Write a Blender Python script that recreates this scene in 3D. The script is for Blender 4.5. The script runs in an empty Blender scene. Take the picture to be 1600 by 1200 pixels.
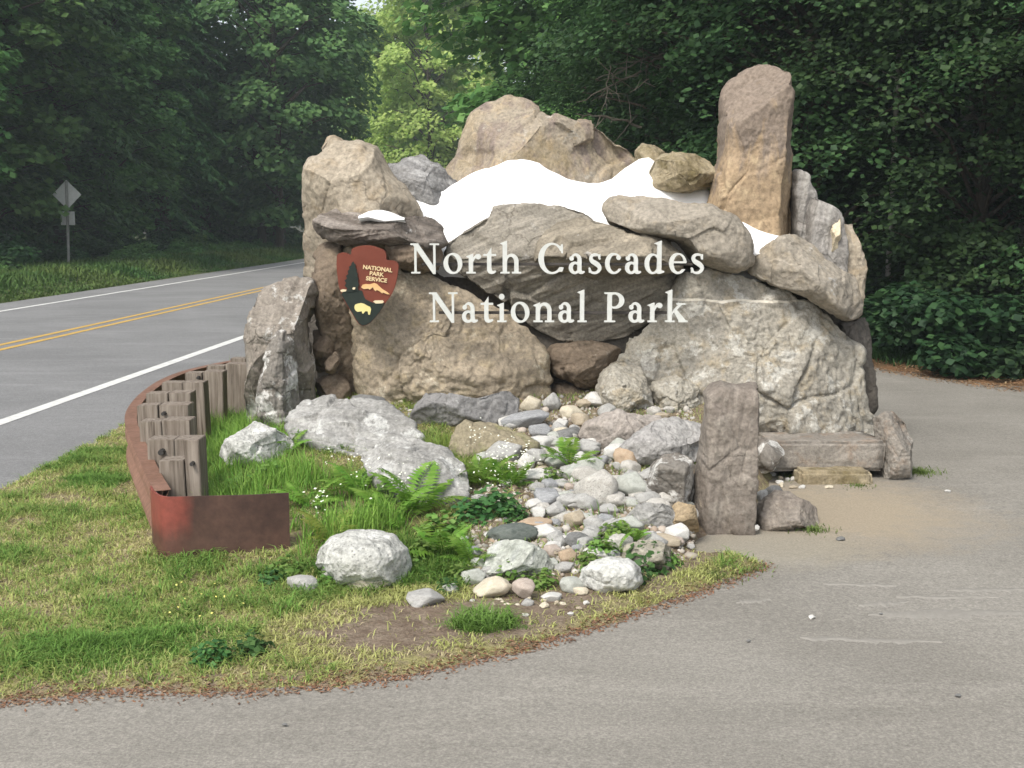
import bpy, bmesh, math, random
import numpy as np
from mathutils import Vector, Matrix

random.seed(7)
RNG = np.random.default_rng(7)
SC = bpy.context.scene
COL = SC.collection
PI = math.pi

# ------------------------------------------------------------------ camera
CAM_H, FPX = 1.9, 1900.0
TH = math.atan(260.0 / FPX)
cam_d = bpy.data.cameras.new('camera')
cam = bpy.data.objects.new('camera', cam_d)
COL.objects.link(cam)
cam.location = (0, 0, CAM_H)
cam.rotation_euler = (PI / 2 - TH, 0, 0)
cam_d.sensor_fit = 'HORIZONTAL'
cam_d.sensor_width = 36.0
cam_d.lens = 36.0 * FPX / 1600.0
cam_d.clip_start = 0.1
cam_d.clip_end = 2000
SC.camera = cam

# ------------------------------------------------------------------ sky, sun, exposure
SUN_EL, SUN_AZ = math.radians(50), math.radians(210)      # azimuth clockwise from +Y
world = bpy.data.worlds.new('World')
SC.world = world
world.use_nodes = True
wn, wl = world.node_tree.nodes, world.node_tree.links
wn.clear()
w_out = wn.new('ShaderNodeOutputWorld')
w_bg = wn.new('ShaderNodeBackground')
w_sky = wn.new('ShaderNodeTexSky')
w_hs = wn.new('ShaderNodeHueSaturation')
w_sky.sky_type = 'NISHITA'
w_sky.sun_disc = False
w_sky.sun_elevation = SUN_EL
w_sky.sun_rotation = SUN_AZ
w_sky.dust_density = 3.0
w_hs.inputs['Saturation'].default_value = 0.35
w_bg.inputs['Strength'].default_value = 0.15
wl.new(w_sky.outputs[0], w_hs.inputs['Color'])
wl.new(w_hs.outputs[0], w_bg.inputs['Color'])
wl.new(w_bg.outputs[0], w_out.inputs['Surface'])
sun_d = bpy.data.lights.new('sun', 'SUN')
sun_d.energy = 1.75
sun_d.angle = math.radians(14)
sun_d.color = (1.0, 0.95, 0.86)
sun = bpy.data.objects.new('sun', sun_d)
COL.objects.link(sun)
sdir = Vector((math.sin(SUN_AZ) * math.cos(SUN_EL), math.cos(SUN_AZ) * math.cos(SUN_EL), math.sin(SUN_EL)))
sun.rotation_euler = sdir.to_track_quat('Z', 'Y').to_euler()
sun.location = (-20, -20, 40)
SC.view_settings.view_transform = 'Standard'
SC.view_settings.look = 'None'
SC.view_settings.exposure = 0.8
SC.view_settings.gamma = 1.0
SC.view_settings.use_curve_mapping = False
SC.cycles.max_bounces = 6
SC.cycles.transparent_max_bounces = 4

# ------------------------------------------------------------------ camera geometry helpers (image of 1600 x 1200)
CT, ST = math.cos(TH), math.sin(TH)
def ray(px, py):
    u, v = px - 800.0, 600.0 - py
    return np.array([u, CT * FPX + ST * v, -ST * FPX + CT * v])
def G(px, py, z=0.0):
    d = ray(px, py)
    t = (z - CAM_H) / d[2]
    return np.array([d[0] * t, d[1] * t, z])
def P(px, py, Y):
    d = ray(px, py)
    t = Y / d[1]
    return np.array([d[0] * t, Y, CAM_H + d[2] * t])

# ------------------------------------------------------------------ noise (numpy)
_perm = np.random.default_rng(3).permutation(256)
_perm = np.concatenate([_perm, _perm, _perm])
_grad = np.random.default_rng(4).normal(size=(256, 3))
_grad /= np.linalg.norm(_grad, axis=1, keepdims=True)
def perlin(p):
    p = np.asarray(p, float)
    i = np.floor(p).astype(int)
    f = p - i
    i &= 255
    w = f * f * f * (f * (f * 6 - 15) + 10)
    out = 0
    for dx in (0, 1):
        wx = w[:, 0] if dx else 1 - w[:, 0]
        for dy in (0, 1):
            wy = w[:, 1] if dy else 1 - w[:, 1]
            for dz in (0, 1):
                wz = w[:, 2] if dz else 1 - w[:, 2]
                h = _perm[_perm[_perm[i[:, 0] + dx] + i[:, 1] + dy] + i[:, 2] + dz]
                g = _grad[h]
                out = out + wx * wy * wz * (g[:, 0] * (f[:, 0] - dx) + g[:, 1] * (f[:, 1] - dy) + g[:, 2] * (f[:, 2] - dz))
    return out * 1.6
def fbm(p, oct=4, gain=0.5):
    p = np.asarray(p, float)
    a, s, o = 1.0, 0.0, 0.0
    for k in range(oct):
        o = o + a * perlin(p + 17.3 * k)
        p = p * 2.03
        a *= gain
    return o
def sstep(a, b, x):
    t = np.clip((x - a) / (b - a), 0, 1)
    return t * t * (3 - 2 * t)

# ------------------------------------------------------------------ object helpers
def mesh_np(name, verts, faces, smooth=False):
    """verts (n,3); faces: array (m,k) or list of such arrays"""
    me = bpy.data.meshes.new(name)
    verts = np.asarray(verts, np.float32)
    if not isinstance(faces, list):
        faces = [faces]
    faces = [np.asarray(f, np.int32) for f in faces if len(f)]
    nl = sum(f.size for f in faces)
    nf = sum(len(f) for f in faces)
    me.vertices.add(len(verts))
    me.vertices.foreach_set('co', verts.ravel())
    me.loops.add(nl)
    me.loops.foreach_set('vertex_index', np.concatenate([f.ravel() for f in faces]))
    me.polygons.add(nf)
    tot = np.concatenate([np.full(len(f), f.shape[1], np.int32) for f in faces])
    st = np.concatenate([[0], np.cumsum(tot)[:-1]]).astype(np.int32)
    me.polygons.foreach_set('loop_start', st)
    me.polygons.foreach_set('loop_total', tot)
    me.polygons.foreach_set('use_smooth', np.full(nf, bool(smooth)))
    me.update(calc_edges=True)
    me.validate()
    return me
def props(o, label=None, cat=None, group=None, kind=None):
    if label: o['label'] = label
    if cat: o['category'] = cat
    if group: o['group'] = group
    if kind: o['kind'] = kind
    return o
def link(name, me, mat=None, parent=None, loc=None, **kw):
    o = bpy.data.objects.new(name, me)
    COL.objects.link(o)
    if mat is not None:
        if not me.materials:
            me.materials.append(mat)
        elif me.materials[0] != mat:
            o.material_slots[0].link = 'OBJECT'
            o.material_slots[0].material = mat
    if parent: o.parent = parent
    if loc is not None: o.location = loc
    return props(o, **kw)
def empty(name, loc=(0, 0, 0), rz=0.0, **kw):
    o = bpy.data.objects.new(name, None)
    COL.objects.link(o)
    o.location = loc
    o.rotation_euler = (0, 0, rz)
    o.empty_display_size = 0.2
    return props(o, **kw)
def tube(path, radii, n=8):
    path = np.asarray(path, float)
    radii = np.broadcast_to(np.asarray(radii, float), (len(path),))
    t = np.gradient(path, axis=0)
    t /= np.linalg.norm(t, axis=1, keepdims=True) + 1e-9
    ref = np.array([0.31, 0.95, 0.05])
    a = np.cross(t, ref); a /= np.linalg.norm(a, axis=1, keepdims=True) + 1e-9
    b = np.cross(t, a)
    ang = np.linspace(0, 2 * PI, n, endpoint=False)
    v = path[:, None, :] + radii[:, None, None] * (np.cos(ang)[None, :, None] * a[:, None, :] + np.sin(ang)[None, :, None] * b[:, None, :])
    m = len(path)
    f = []
    for i in range(m - 1):
        for k in range(n):
            f.append((i * n + k, i * n + (k + 1) % n, (i + 1) * n + (k + 1) % n, (i + 1) * n + k))
    return v.reshape(-1, 3), np.array(f)
class Acc:
    """collects vertex / quad / tri arrays"""
    def __init__(s): s.v, s.q, s.t, s.n = [], [], [], 0
    def add(s, v, f):
        f = np.asarray(f) + s.n
        (s.q if f.shape[1] == 4 else s.t).append(f)
        s.v.append(v); s.n += len(v)
    def mesh(s, name, smooth=False):
        fs = []
        if s.q: fs.append(np.concatenate(s.q))
        if s.t: fs.append(np.concatenate(s.t))
        return mesh_np(name, np.concatenate(s.v), fs, smooth)
def bevel_box(sx, sy, sz, bev=0.01, rough=0.0, cuts=0, seed=0):
    bm = bmesh.new()
    bmesh.ops.create_cube(bm, size=1)
    for v in bm.verts: v.co = Vector((v.co.x * sx, v.co.y * sy, v.co.z * sz))
    bmesh.ops.bevel(bm, geom=bm.edges[:], offset=bev, segments=2, affect='EDGES')
    if cuts:
        bmesh.ops.subdivide_edges(bm, edges=bm.edges[:], cuts=cuts, use_grid_fill=True)
    if rough:
        co = np.array([v.co for v in bm.verts])
        d = fbm(co * 4 + seed * 9.1, 4)
        for v, k in zip(bm.verts, d): v.co += v.co.normalized() * float(k) * rough
    me = bpy.data.meshes.new('box')
    bm.to_mesh(me); bm.free()
    return me

# ------------------------------------------------------------------ materials
def newmat(name):
    m = bpy.data.materials.new(name)
    m.use_nodes = True
    nt = m.node_tree
    nt.nodes.clear()
    out = nt.nodes.new('ShaderNodeOutputMaterial')
    return m, nt, out
def nd(nt, typ, **kw):
    n = nt.nodes.new(typ)
    for k, v in kw.items():
        if k in n.inputs: n.inputs[k].default_value = v
        else: setattr(n, k, v)
    return n
def rgba(c): return (c[0], c[1], c[2], 1.0)
def s2l(r, g, b):
    f = lambda c: ((c / 255 + 0.055) / 1.055) ** 2.4 if c > 10 else c / 255 / 12.92
    return (f(r), f(g), f(b))
def noise(nt, vec, scale, detail=4, rough=0.55, dist=0.0):
    n = nd(nt, 'ShaderNodeTexNoise')
    n.inputs['Scale'].default_value = scale
    n.inputs['Detail'].default_value = detail
    n.inputs['Roughness'].default_value = rough
    n.inputs['Distortion'].default_value = dist
    if vec is not None: nt.links.new(vec, n.inputs['Vector'])
    return n.outputs['Fac']
def ramp(nt, fac, stops):
    r = nd(nt, 'ShaderNodeValToRGB')
    el = r.color_ramp.elements
    while len(el) < len(stops): el.new(0.5)
    for e, (p, c) in zip(el, stops):
        e.position = p
        e.color = rgba(c) if not isinstance(c, (int, float)) else (c, c, c, 1)
    nt.links.new(fac, r.inputs['Fac'])
    return r.outputs['Color']
def mix(nt, fac, a, b, mode='MIX'):
    m = nd(nt, 'ShaderNodeMix')
    m.data_type = 'RGBA'; m.blend_type = mode
    for sock, val in ((m.inputs['Factor'], fac), (m.inputs['A'], a), (m.inputs['B'], b)):
        pass
    def put(i, val):
        s = m.inputs[i]
        if hasattr(val, 'is_output'): nt.links.new(val, s)
        elif isinstance(val, (int, float)): s.default_value = val if i == 0 else (val, val, val, 1)
        else: s.default_value = rgba(val)
    put(0, fac); put(6, a); put(7, b)
    return m.outputs[2]
def math_n(nt, op, a, b=None, clamp=False):
    m = nd(nt, 'ShaderNodeMath'); m.operation = op; m.use_clamp = clamp
    for i, val in ((0, a), (1, b)):
        if val is None: continue
        if hasattr(val, 'is_output'): nt.links.new(val, m.inputs[i])
        else: m.inputs[i].default_value = val
    return m.outputs[0]
def bump(nt, h, strength=0.4, dist=0.02, normal=None):
    b = nd(nt, 'ShaderNodeBump')
    b.inputs['Strength'].default_value = strength
    b.inputs['Distance'].default_value = dist
    nt.links.new(h, b.inputs['Height'])
    if normal: nt.links.new(normal, b.inputs['Normal'])
    return b.outputs['Normal']
def principled(nt, out, col, rough=0.85, normal=None, spec=0.25, metal=0.0):
    b = nd(nt, 'ShaderNodeBsdfPrincipled')
    if hasattr(col, 'is_output'): nt.links.new(col, b.inputs['Base Color'])
    else: b.inputs['Base Color'].default_value = rgba(col)
    if hasattr(rough, 'is_output'): nt.links.new(rough, b.inputs['Roughness'])
    else: b.inputs['Roughness'].default_value = rough
    b.inputs['Specular IOR Level'].default_value = spec
    b.inputs['Metallic'].default_value = metal
    if normal: nt.links.new(normal, b.inputs['Normal'])
    nt.links.new(b.outputs[0], out.inputs['Surface'])
    return b
def coords(nt, seed=0.0, per_object=False, world_space=False):
    if world_space:
        g = nd(nt, 'ShaderNodeNewGeometry'); v = g.outputs['Position']
    else:
        v = nd(nt, 'ShaderNodeTexCoord').outputs['Object']
    a = nd(nt, 'ShaderNodeVectorMath'); a.operation = 'ADD'
    nt.links.new(v, a.inputs[0])
    if per_object:
        oi = nd(nt, 'ShaderNodeObjectInfo')
        m = nd(nt, 'ShaderNodeVectorMath'); m.operation = 'SCALE'
        m.inputs[0].default_value = (37.0, 91.0, 53.0)
        nt.links.new(oi.outputs['Random'], m.inputs['Scale'])
        nt.links.new(m.outputs[0], a.inputs[1])
    else:
        a.inputs[1].default_value = (seed * 1.7, seed * 2.9, seed * 0.7)
    return a.outputs[0]
def mapping(nt, vec, rot=(0, 0, 0), scale=(1, 1, 1)):
    m = nd(nt, 'ShaderNodeMapping')
    m.inputs['Rotation'].default_value = rot
    m.inputs['Scale'].default_value = scale
    nt.links.new(vec, m.inputs['Vector'])
    return m.outputs[0]

_rock_cache = {}
def rock_mat(c1, c2, c3=None, lichen=None, lich_amt=0.0, strata=0.0, strata_rot=0.0, scale=1.0, seed=0, vein=None, speck=0.0, per_object=False, stain=None, bump_s=0.55, moss=None, topstain=0.0):
    key = repr((topstain, c1, c2, c3, lichen, lich_amt, strata, strata_rot, scale, seed, vein, speck, per_object, stain, moss))
    if key in _rock_cache: return _rock_cache[key]
    m, nt, out = newmat('rock')
    v = coords(nt, seed, per_object)
    n1 = noise(nt, v, 1.6 * scale, 5, 0.6, 0.6)
    n2 = noise(nt, v, 7.0 * scale, 6, 0.65, 0.3)
    n3 = noise(nt, v, 38.0 * scale, 5, 0.7)
    col = mix(nt, ramp(nt, n1, [(0.36, 0), (0.64, 1)]), c1, c2)
    if c3: col = mix(nt, ramp(nt, n2, [(0.52, 0), (0.66, 1)]), col, c3)
    hs = None
    if strata:
        vs = mapping(nt, mapping(nt, v, (0, strata_rot, 0)), (0, 0, 0), (1.2, 1.2, 11.0))
        ns = noise(nt, vs, 1.7 * scale, 5, 0.6, 0.4)
        dark = tuple(x * 0.5 for x in c1); lite = tuple(min(0.55, x * 1.35) for x in c2)
        sc_ = ramp(nt, ns, [(0.3, dark), (0.5, c1), (0.72, lite)])
        col = mix(nt, strata, col, sc_)
        hs = ns
    if stain:
        vst = mapping(nt, v, (0, 0, 0), (3.2, 3.2, 0.8))
        nst = noise(nt, vst, 1.4, 4, 0.6, 0.5)
        if topstain:
            sz_ = nd(nt, 'ShaderNodeSeparateXYZ'); nt.links.new(nd(nt, 'ShaderNodeTexCoord').outputs['Object'], sz_.inputs[0])
            nst = math_n(nt, 'ADD', nst, math_n(nt, 'MULTIPLY', math_n(nt, 'ADD', sz_.outputs['Z'], .2), topstain))
        col = mix(nt, ramp(nt, nst, [(0.50, 0), (0.62, 0.85)]), col, stain)
    if lichen:
        nl_ = noise(nt, v, 4.5 * scale, 8, 0.72, 0.2)
        lo = 0.66 - lich_amt * 0.3
        col = mix(nt, ramp(nt, nl_, [(lo, 0), (lo + 0.05, 0.85)]), col, lichen)
    if moss:
        nm = noise(nt, v, 2.4 * scale, 6, 0.7)
        col = mix(nt, ramp(nt, nm, [(0.5, 0), (0.64, 0.8)]), col, moss)
    # fine grain value variation
    col = mix(nt, 0.6, col, ramp(nt, n3, [(0.34, 0.48), (0.5, 0.97), (0.66, 1.42)]), 'MULTIPLY')
    if speck:
        vo = nd(nt, 'ShaderNodeTexVoronoi'); vo.inputs['Scale'].default_value = 45 * scale
        nt.links.new(v, vo.inputs['Vector'])
        col = mix(nt, ramp(nt, vo.outputs['Distance'], [(0.16, speck), (0.3, 0)]), col, (0.05, 0.05, 0.045))
    vc = nd(nt, 'ShaderNodeTexVoronoi'); vc.feature = 'DISTANCE_TO_EDGE'; vc.inputs['Scale'].default_value = 2.3 * scale
    vw = nd(nt, 'ShaderNodeVectorMath'); vw.operation = 'ADD'
    nw = nd(nt, 'ShaderNodeTexNoise'); nw.inputs['Scale'].default_value = 6.0 * scale; nw.inputs['Detail'].default_value = 4
    nt.links.new(v, nw.inputs['Vector'])
    ws = nd(nt, 'ShaderNodeVectorMath'); ws.operation = 'SCALE'; ws.inputs['Scale'].default_value = 0.35 / scale
    nt.links.new(nw.outputs['Color'], ws.inputs[0]); nt.links.new(v, vw.inputs[0]); nt.links.new(ws.outputs[0], vw.inputs[1]); nt.links.new(vw.outputs[0], vc.inputs['Vector'])
    crk = math_n(nt, 'MULTIPLY', ramp(nt, vc.outputs['Distance'], [(0.004, 1), (0.03, 0)]), ramp(nt, n1, [(0.54, 0), (0.64, 0.45)]))
    col = mix(nt, crk, col, (0.07, 0.058, 0.045))
    if vein:
        z0, sl, wd = vein
        sx = nd(nt, 'ShaderNodeSeparateXYZ')
        nt.links.new(nd(nt, 'ShaderNodeTexCoord').outputs['Object'], sx.inputs[0])
        wob = math_n(nt, 'MULTIPLY', math_n(nt, 'SUBTRACT', noise(nt, v, 5, 3), 0.5), 0.05)
        dz = math_n(nt, 'ABSOLUTE', math_n(nt, 'ADD', math_n(nt, 'SUBTRACT', sx.outputs['Z'], z0), math_n(nt, 'ADD', wob, math_n(nt, 'MULTIPLY', sx.outputs['X'], sl))))
        col = mix(nt, math_n(nt, 'LESS_THAN', dz, wd), col, (0.62, 0.58, 0.5))
    h = math_n(nt, 'ADD', math_n(nt, 'MULTIPLY', n2, 1.0), math_n(nt, 'MULTIPLY', n3, 0.35))
    if hs is not None: h = math_n(nt, 'ADD', h, math_n(nt, 'MULTIPLY', hs, 0.9 * strata))
    h = math_n(nt, 'SUBTRACT', h, math_n(nt, 'MULTIPLY', crk, 0.8))
    nrm = bump(nt, h, bump_s, 0.035 / scale)
    principled(nt, out, col, 0.9, nrm, 0.2)
    _rock_cache[key] = m
    return m

def leaf_mat(name, cols, trans=0.35, obj_var=0.25, rough=0.6):
    """colour differs from leaf to leaf and a little from plant to plant"""
    m, nt, out = newmat(name)
    g = nd(nt, 'ShaderNodeNewGeometry')
    oi = nd(nt, 'ShaderNodeObjectInfo')
    c = ramp(nt, g.outputs['Random Per Island'], [(i / max(1, len(cols) - 1), k) for i, k in enumerate(cols)])
    hs = nd(nt, 'ShaderNodeHueSaturation')
    hs.inputs['Saturation'].default_value = 1.0
    val = math_n(nt, 'ADD', math_n(nt, 'MULTIPLY', oi.outputs['Random'], obj_var * 2), 1.0 - obj_var)
    hue = math_n(nt, 'ADD', math_n(nt, 'MULTIPLY', oi.outputs['Random'], 0.024), 0.488)
    nt.links.new(val, hs.inputs['Value']); nt.links.new(hue, hs.inputs['Hue'])
    nt.links.new(c, hs.inputs['Color'])
    b = nd(nt, 'ShaderNodeBsdfPrincipled')
    nt.links.new(hs.outputs[0], b.inputs['Base Color'])
    b.inputs['Roughness'].default_value = rough
    b.inputs['Specular IOR Level'].default_value = 0.25
    t = nd(nt, 'ShaderNodeBsdfTranslucent')
    nt.links.new(hs.outputs[0], t.inputs['Color'])
    mx = nd(nt, 'ShaderNodeMixShader'); mx.inputs[0].default_value = trans
    nt.links.new(b.outputs[0], mx.inputs[1]); nt.links.new(t.outputs[0], mx.inputs[2])
    nt.links.new(mx.outputs[0], out.inputs['Surface'])
    return m
def attr_leaf_mat(name, trans=0.3):
    m, nt, out = newmat(name)
    a = nd(nt, 'ShaderNodeAttribute'); a.attribute_name = 'tint'
    b = nd(nt, 'ShaderNodeBsdfPrincipled')
    nt.links.new(a.outputs['Color'], b.inputs['Base Color'])
    b.inputs['Roughness'].default_value = 0.65
    b.inputs['Specular IOR Level'].default_value = 0.2
    t = nd(nt, 'ShaderNodeBsdfTranslucent')
    nt.links.new(a.outputs['Color'], t.inputs['Color'])
    mx = nd(nt, 'ShaderNodeMixShader'); mx.inputs[0].default_value = trans
    nt.links.new(b.outputs[0], mx.inputs[1]); nt.links.new(t.outputs[0], mx.inputs[2])
    nt.links.new(mx.outputs[0], out.inputs['Surface'])
    return m
def simple_mat(name, c1, c2, scale=6, rough=0.8, spec=0.25, bump_s=0.2, metal=0.0, stretch=(1, 1, 1)):
    m, nt, out = newmat(name)
    v = mapping(nt, coords(nt), (0, 0, 0), stretch)
    n = noise(nt, v, scale, 6, 0.65, 0.3)
    col = mix(nt, ramp(nt, n, [(0.35, 0), (0.65, 1)]), c1, c2)
    principled(nt, out, col, rough, bump(nt, n, bump_s, 0.01), spec, metal)
    return m

# ------------------------------------------------------------------ ground shapes
def poly_sd(x, y, poly):
    """signed distance, positive inside"""
    poly = np.asarray(poly, float)
    d = np.full(x.shape, 1e9)
    inside = np.zeros(x.shape, bool)
    n = len(poly)
    for i in range(n):
        ax, ay = poly[i]; bx, by = poly[(i + 1) % n]
        ex, ey = bx - ax, by - ay
        t = np.clip(((x - ax) * ex + (y - ay) * ey) / (ex * ex + ey * ey + 1e-12), 0, 1)
        d = np.minimum(d, np.hypot(x - ax - t * ex, y - ay - t * ey))
        cond = ((ay > y) != (by > y)) & (x < (bx - ax) * (y - ay) / (by - ay + 1e-12) + ax)
        inside ^= cond
    return np.where(inside, d, -d)
def bend(y): return -0.006 * np.maximum(0, y - 60) ** 2
RS = 0.058                                                     # the highway's heading
def road_x(off, y): return off + RS * y + bend(y)

g2 = lambda px, py: tuple(G(px, py)[:2])
VERGE = [(-6.0, 4.35), g2(0, 1098), g2(180, 1084), g2(400, 1083), g2(600, 1064), g2(800, 1020), g2(950, 975), g2(1080, 932), g2(1205, 884),
         g2(1150, 866), g2(1070, 862), g2(1078, 835), g2(1188, 800), g2(1200, 752), (1.86, 9.1), (2.6, 9.1), (2.7, 11.5), (0.5, 12.5), (-2.2, 14.5), (-2.2, 30), (-2.95, 30), (-3.6, 15.0),
         (-4.1 + RS * 9, 9), (-4.1 + RS * 7, 7), (-4.1 + RS * 6, 6.2), (-6.0, 6.0)]
FOREST_R = [(40, 3), (12, 7.5), (8.3, 10.6), g2(1600, 606), g2(1480, 591), g2(1360, 573), (2.6, 18.0), (1.0, 20.5), (-0.2, 25), (-0.3, 40), (0.3, 50), (-1.5, 62), (-7, 80), (-22, 110), (-60, 150), (-60, 260), (160, 260), (160, 3)]
FOREST_L = [(road_x(-13.0, y), y) for y in (-10, 10, 20, 30, 40, 50, 60, 70, 80, 95, 110)] + [(-160, 160), (-160, -10)]
def mound(x, y):
    wx = sstep(-2.55, -1.5, x) * (1 - sstep(-0.25, 0.2, x - (0.95 + 0.42 * (y - 6.8))))
    return 0.5 * np.clip((y - 6.0) / 3.3, 0, 1) ** 1.05 * wx
def H(x, y):
    x = np.asarray(x, float); y = np.asarray(y, float)
    return mound(x, y) + 0.03
def Hs(x, y): return float(H(np.array([x]), np.array([y]))[0])
def on_mound(px, py):
    d = ray(px, py)
    t = np.linspace(3.5, 22, 2200) / d[1]
    x, y, z = d[0] * t, d[1] * t, CAM_H + d[2] * t
    k = np.argmax(z < H(x, y))
    return np.array([x[k], y[k], float(H(x[k:k+1], y[k:k+1])[0])])
def grid_sheet(x0, x1, y0, y1, step, zf, sdf=None, cut=-0.2):
    xs = np.arange(x0, x1 + step / 2, step); ys = np.arange(y0, y1 + step / 2, step)
    X, Y = np.meshgrid(xs, ys)
    Z = zf(X, Y)
    v = np.stack([X, Y, Z], -1).reshape(-1, 3)
    ny, nx = X.shape
    idx = np.arange(nx * ny).reshape(ny, nx)
    f = np.stack([idx[:-1, :-1], idx[:-1, 1:], idx[1:, 1:], idx[1:, :-1]], -1).reshape(-1, 4)
    if sdf is not None:
        keep = (sdf.reshape(-1)[f] > cut).any(1)
        f = f[keep]
        used = np.unique(f)
        mp = np.zeros(len(v), int); mp[used] = np.arange(len(used))
        v, f = v[used], mp[f]
    return v, f

# ================================================================== SETTING
# --- base ground to the horizon
m_floor, nt, out = newmat('forest_floor')
v = coords(nt)
n1 = noise(nt, v, 1.2, 6, 0.7); n2 = noise(nt, v, 14, 6, 0.75)
c = mix(nt, ramp(nt, n1, [(0.4, 0), (0.6, 1)]), (0.035, 0.045, 0.018), (0.06, 0.042, 0.025))
c = mix(nt, 0.6, c, ramp(nt, n2, [(0.3, 0.4), (0.7, 1.5)]), 'MULTIPLY')
principled(nt, out, c, 0.95, bump(nt, n2, 0.6, 0.05), 0.1)
link('ground', mesh_np('ground', [(-600, -300, -0.09), (600, -300, -0.09), (600, 900, -0.09), (-600, 900, -0.09)], np.array([[0, 1, 2, 3]])), m_floor, kind='structure')

# --- asphalt of the pull-out
def asphalt(name, base, lite, dust=False):
    m, nt, out = newmat(name)
    v = coords(nt)
    n1 = noise(nt, v, 0.55, 5, 0.6, 0.5)
    vs = mapping(nt, v, (0, 0, 0.12), (0.5, 2.6, 1))
    n2 = noise(nt, vs, 1.1, 6, 0.65, 0.4)
    n3 = noise(nt, v, 85, 3, 0.8)
    n4 = noise(nt, v, 9, 6, 0.7)
    c = mix(nt, ramp(nt, n1, [(0.35, 0), (0.65, 1)]), base, lite)
    c = mix(nt, ramp(nt, n2, [(0.52, 0), (0.72, 0.45)]), c, tuple(x * 1.28 for x in lite))
    c = mix(nt, ramp(nt, n4, [(0.55, 0), (0.75, 0.35)]), c, tuple(x * 0.72 for x in base))
    c = mix(nt, 0.6, c, ramp(nt, n3, [(0.3, 0.5), (0.5, 1.0), (0.7, 1.6)]), 'MULTIPLY')
    n5 = noise(nt, v, 34, 5, 0.8)
    c = mix(nt, 0.5, c, ramp(nt, n5, [(0.36, 0.7), (0.5, 1.0), (0.64, 1.3)]), 'MULTIPLY')
    if dust:
        sp = nd(nt, 'ShaderNodeSeparateXYZ'); nt.links.new(nd(nt, 'ShaderNodeTexCoord').outputs['Object'], sp.inputs[0])
        # sandy dirt trodden over the asphalt beside the slab seat
        def blob(cx, cy, rx, ry, lo, hi, amp):
            dx = math_n(nt, 'MULTIPLY', math_n(nt, 'SUBTRACT', sp.outputs['X'], cx), 1 / rx)
            dy = math_n(nt, 'MULTIPLY', math_n(nt, 'SUBTRACT', sp.outputs['Y'], cy), 1 / ry)
            r = math_n(nt, 'SQRT', math_n(nt, 'ADD', math_n(nt, 'MULTIPLY', dx, dx), math_n(nt, 'MULTIPLY', dy, dy)))
            r = math_n(nt, 'ADD', r, math_n(nt, 'MULTIPLY', math_n(nt, 'SUBTRACT', n4, 0.5), 0.9))
            r = math_n(nt, 'ADD', r, math_n(nt, 'MULTIPLY', math_n(nt, 'SUBTRACT', n1, 0.5), 0.9))
            return ramp(nt, r, [(lo, amp), (hi, 0)])
        sand = mix(nt, ramp(nt, n3, [(0.3, 0), (0.7, 1)]), (0.25, 0.205, 0.145), (0.37, 0.315, 0.235))
        c = mix(nt, blob(2.15, 7.75, 1.15, 1.2, 0.35, 1.0, 0.9), c, sand)
        grav = mix(nt, ramp(nt, n3, [(0.3, 0), (0.7, 1)]), (0.20, 0.18, 0.14), (0.34, 0.31, 0.25))
        c = mix(nt, blob(1.45, 6.85, 0.75, 0.5, 0.4, 1.0, 0.8), c, grav)
    h = math_n(nt, 'ADD', n3, math_n(nt, 'MULTIPLY', n4, 0.6))
    principled(nt, out, c, 0.88, bump(nt, h, 0.35, 0.008), 0.25)
    return m
m_lot = asphalt('lot_asphalt', (0.188, 0.176, 0.154), (0.24, 0.226, 0.20), True)
def lot_z(x, y): return 0.006 * fbm(np.stack([x.ravel() * 0.6, y.ravel() * 0.9, 0 * x.ravel()], -1), 2).reshape(x.shape) + 0.004
vv, ff = grid_sheet(-8, 16, -6, 26, 0.16, lot_z)
link('pullout_road', mesh_np('pullout_road', vv, ff, True), m_lot, kind='structure')

# thin ridges of scraped asphalt and dried mud on the pull-out
m_mud = simple_mat('dry_mud', (0.215, 0.203, 0.18), (0.25, 0.237, 0.212), 40, 0.95)
acc = Acc()
for (x0, y0, x1, y1, w) in [(1355, 962, 1600, 958, 7), (1340, 948, 1420, 944, 4), (1400, 936, 1560, 934, 3), (1480, 926, 1600, 922, 4), (1250, 998, 1470, 1003, 4), (1150, 945, 1205, 938, 3), (1285, 914, 1400, 918, 3)]:
    t = np.linspace(0, 1, 26)
    a, b = G(x0, y0), G(x1, y1)
    path = a[None] * (1 - t[:, None]) + b[None] * t[:, None]
    wob = fbm(np.stack([t * 5 + x0, 0 * t + y0 * .37, 0 * t], -1), 3)
    wd = (w * a[1] / FPX * 6.5) * np.sin(PI * np.clip(t, .03, .97)) ** .5 * (0.25 + 1.5 * np.abs(fbm(np.stack([t * 9 + y0, 0 * t + x0, 0 * t], -1), 3)))
    path[:, 1] += wob * 0.02
    zt = lot_z(path[:, 0], path[:, 1])
    rows = []
    for k, (off, hz) in enumerate(((-1, -0.004), (-.4, 0.004), (.4, 0.005), (1, -0.004))):
        r = path.copy(); r[:, 1] += off * wd; r[:, 2] = zt + hz; rows.append(r)
    V = np.stack(rows, 1).reshape(-1, 3)
    F = [(i * 4 + k, i * 4 + k + 1, (i + 1) * 4 + k + 1, (i + 1) * 4 + k) for i in range(25) for k in range(3)]
    acc.add(V, np.array(F))
link('mud_ridges', acc.mesh('mud_ridges', True), m_mud, kind='stuff', label='pale scraped mud ridges on the pull-out asphalt')

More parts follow.
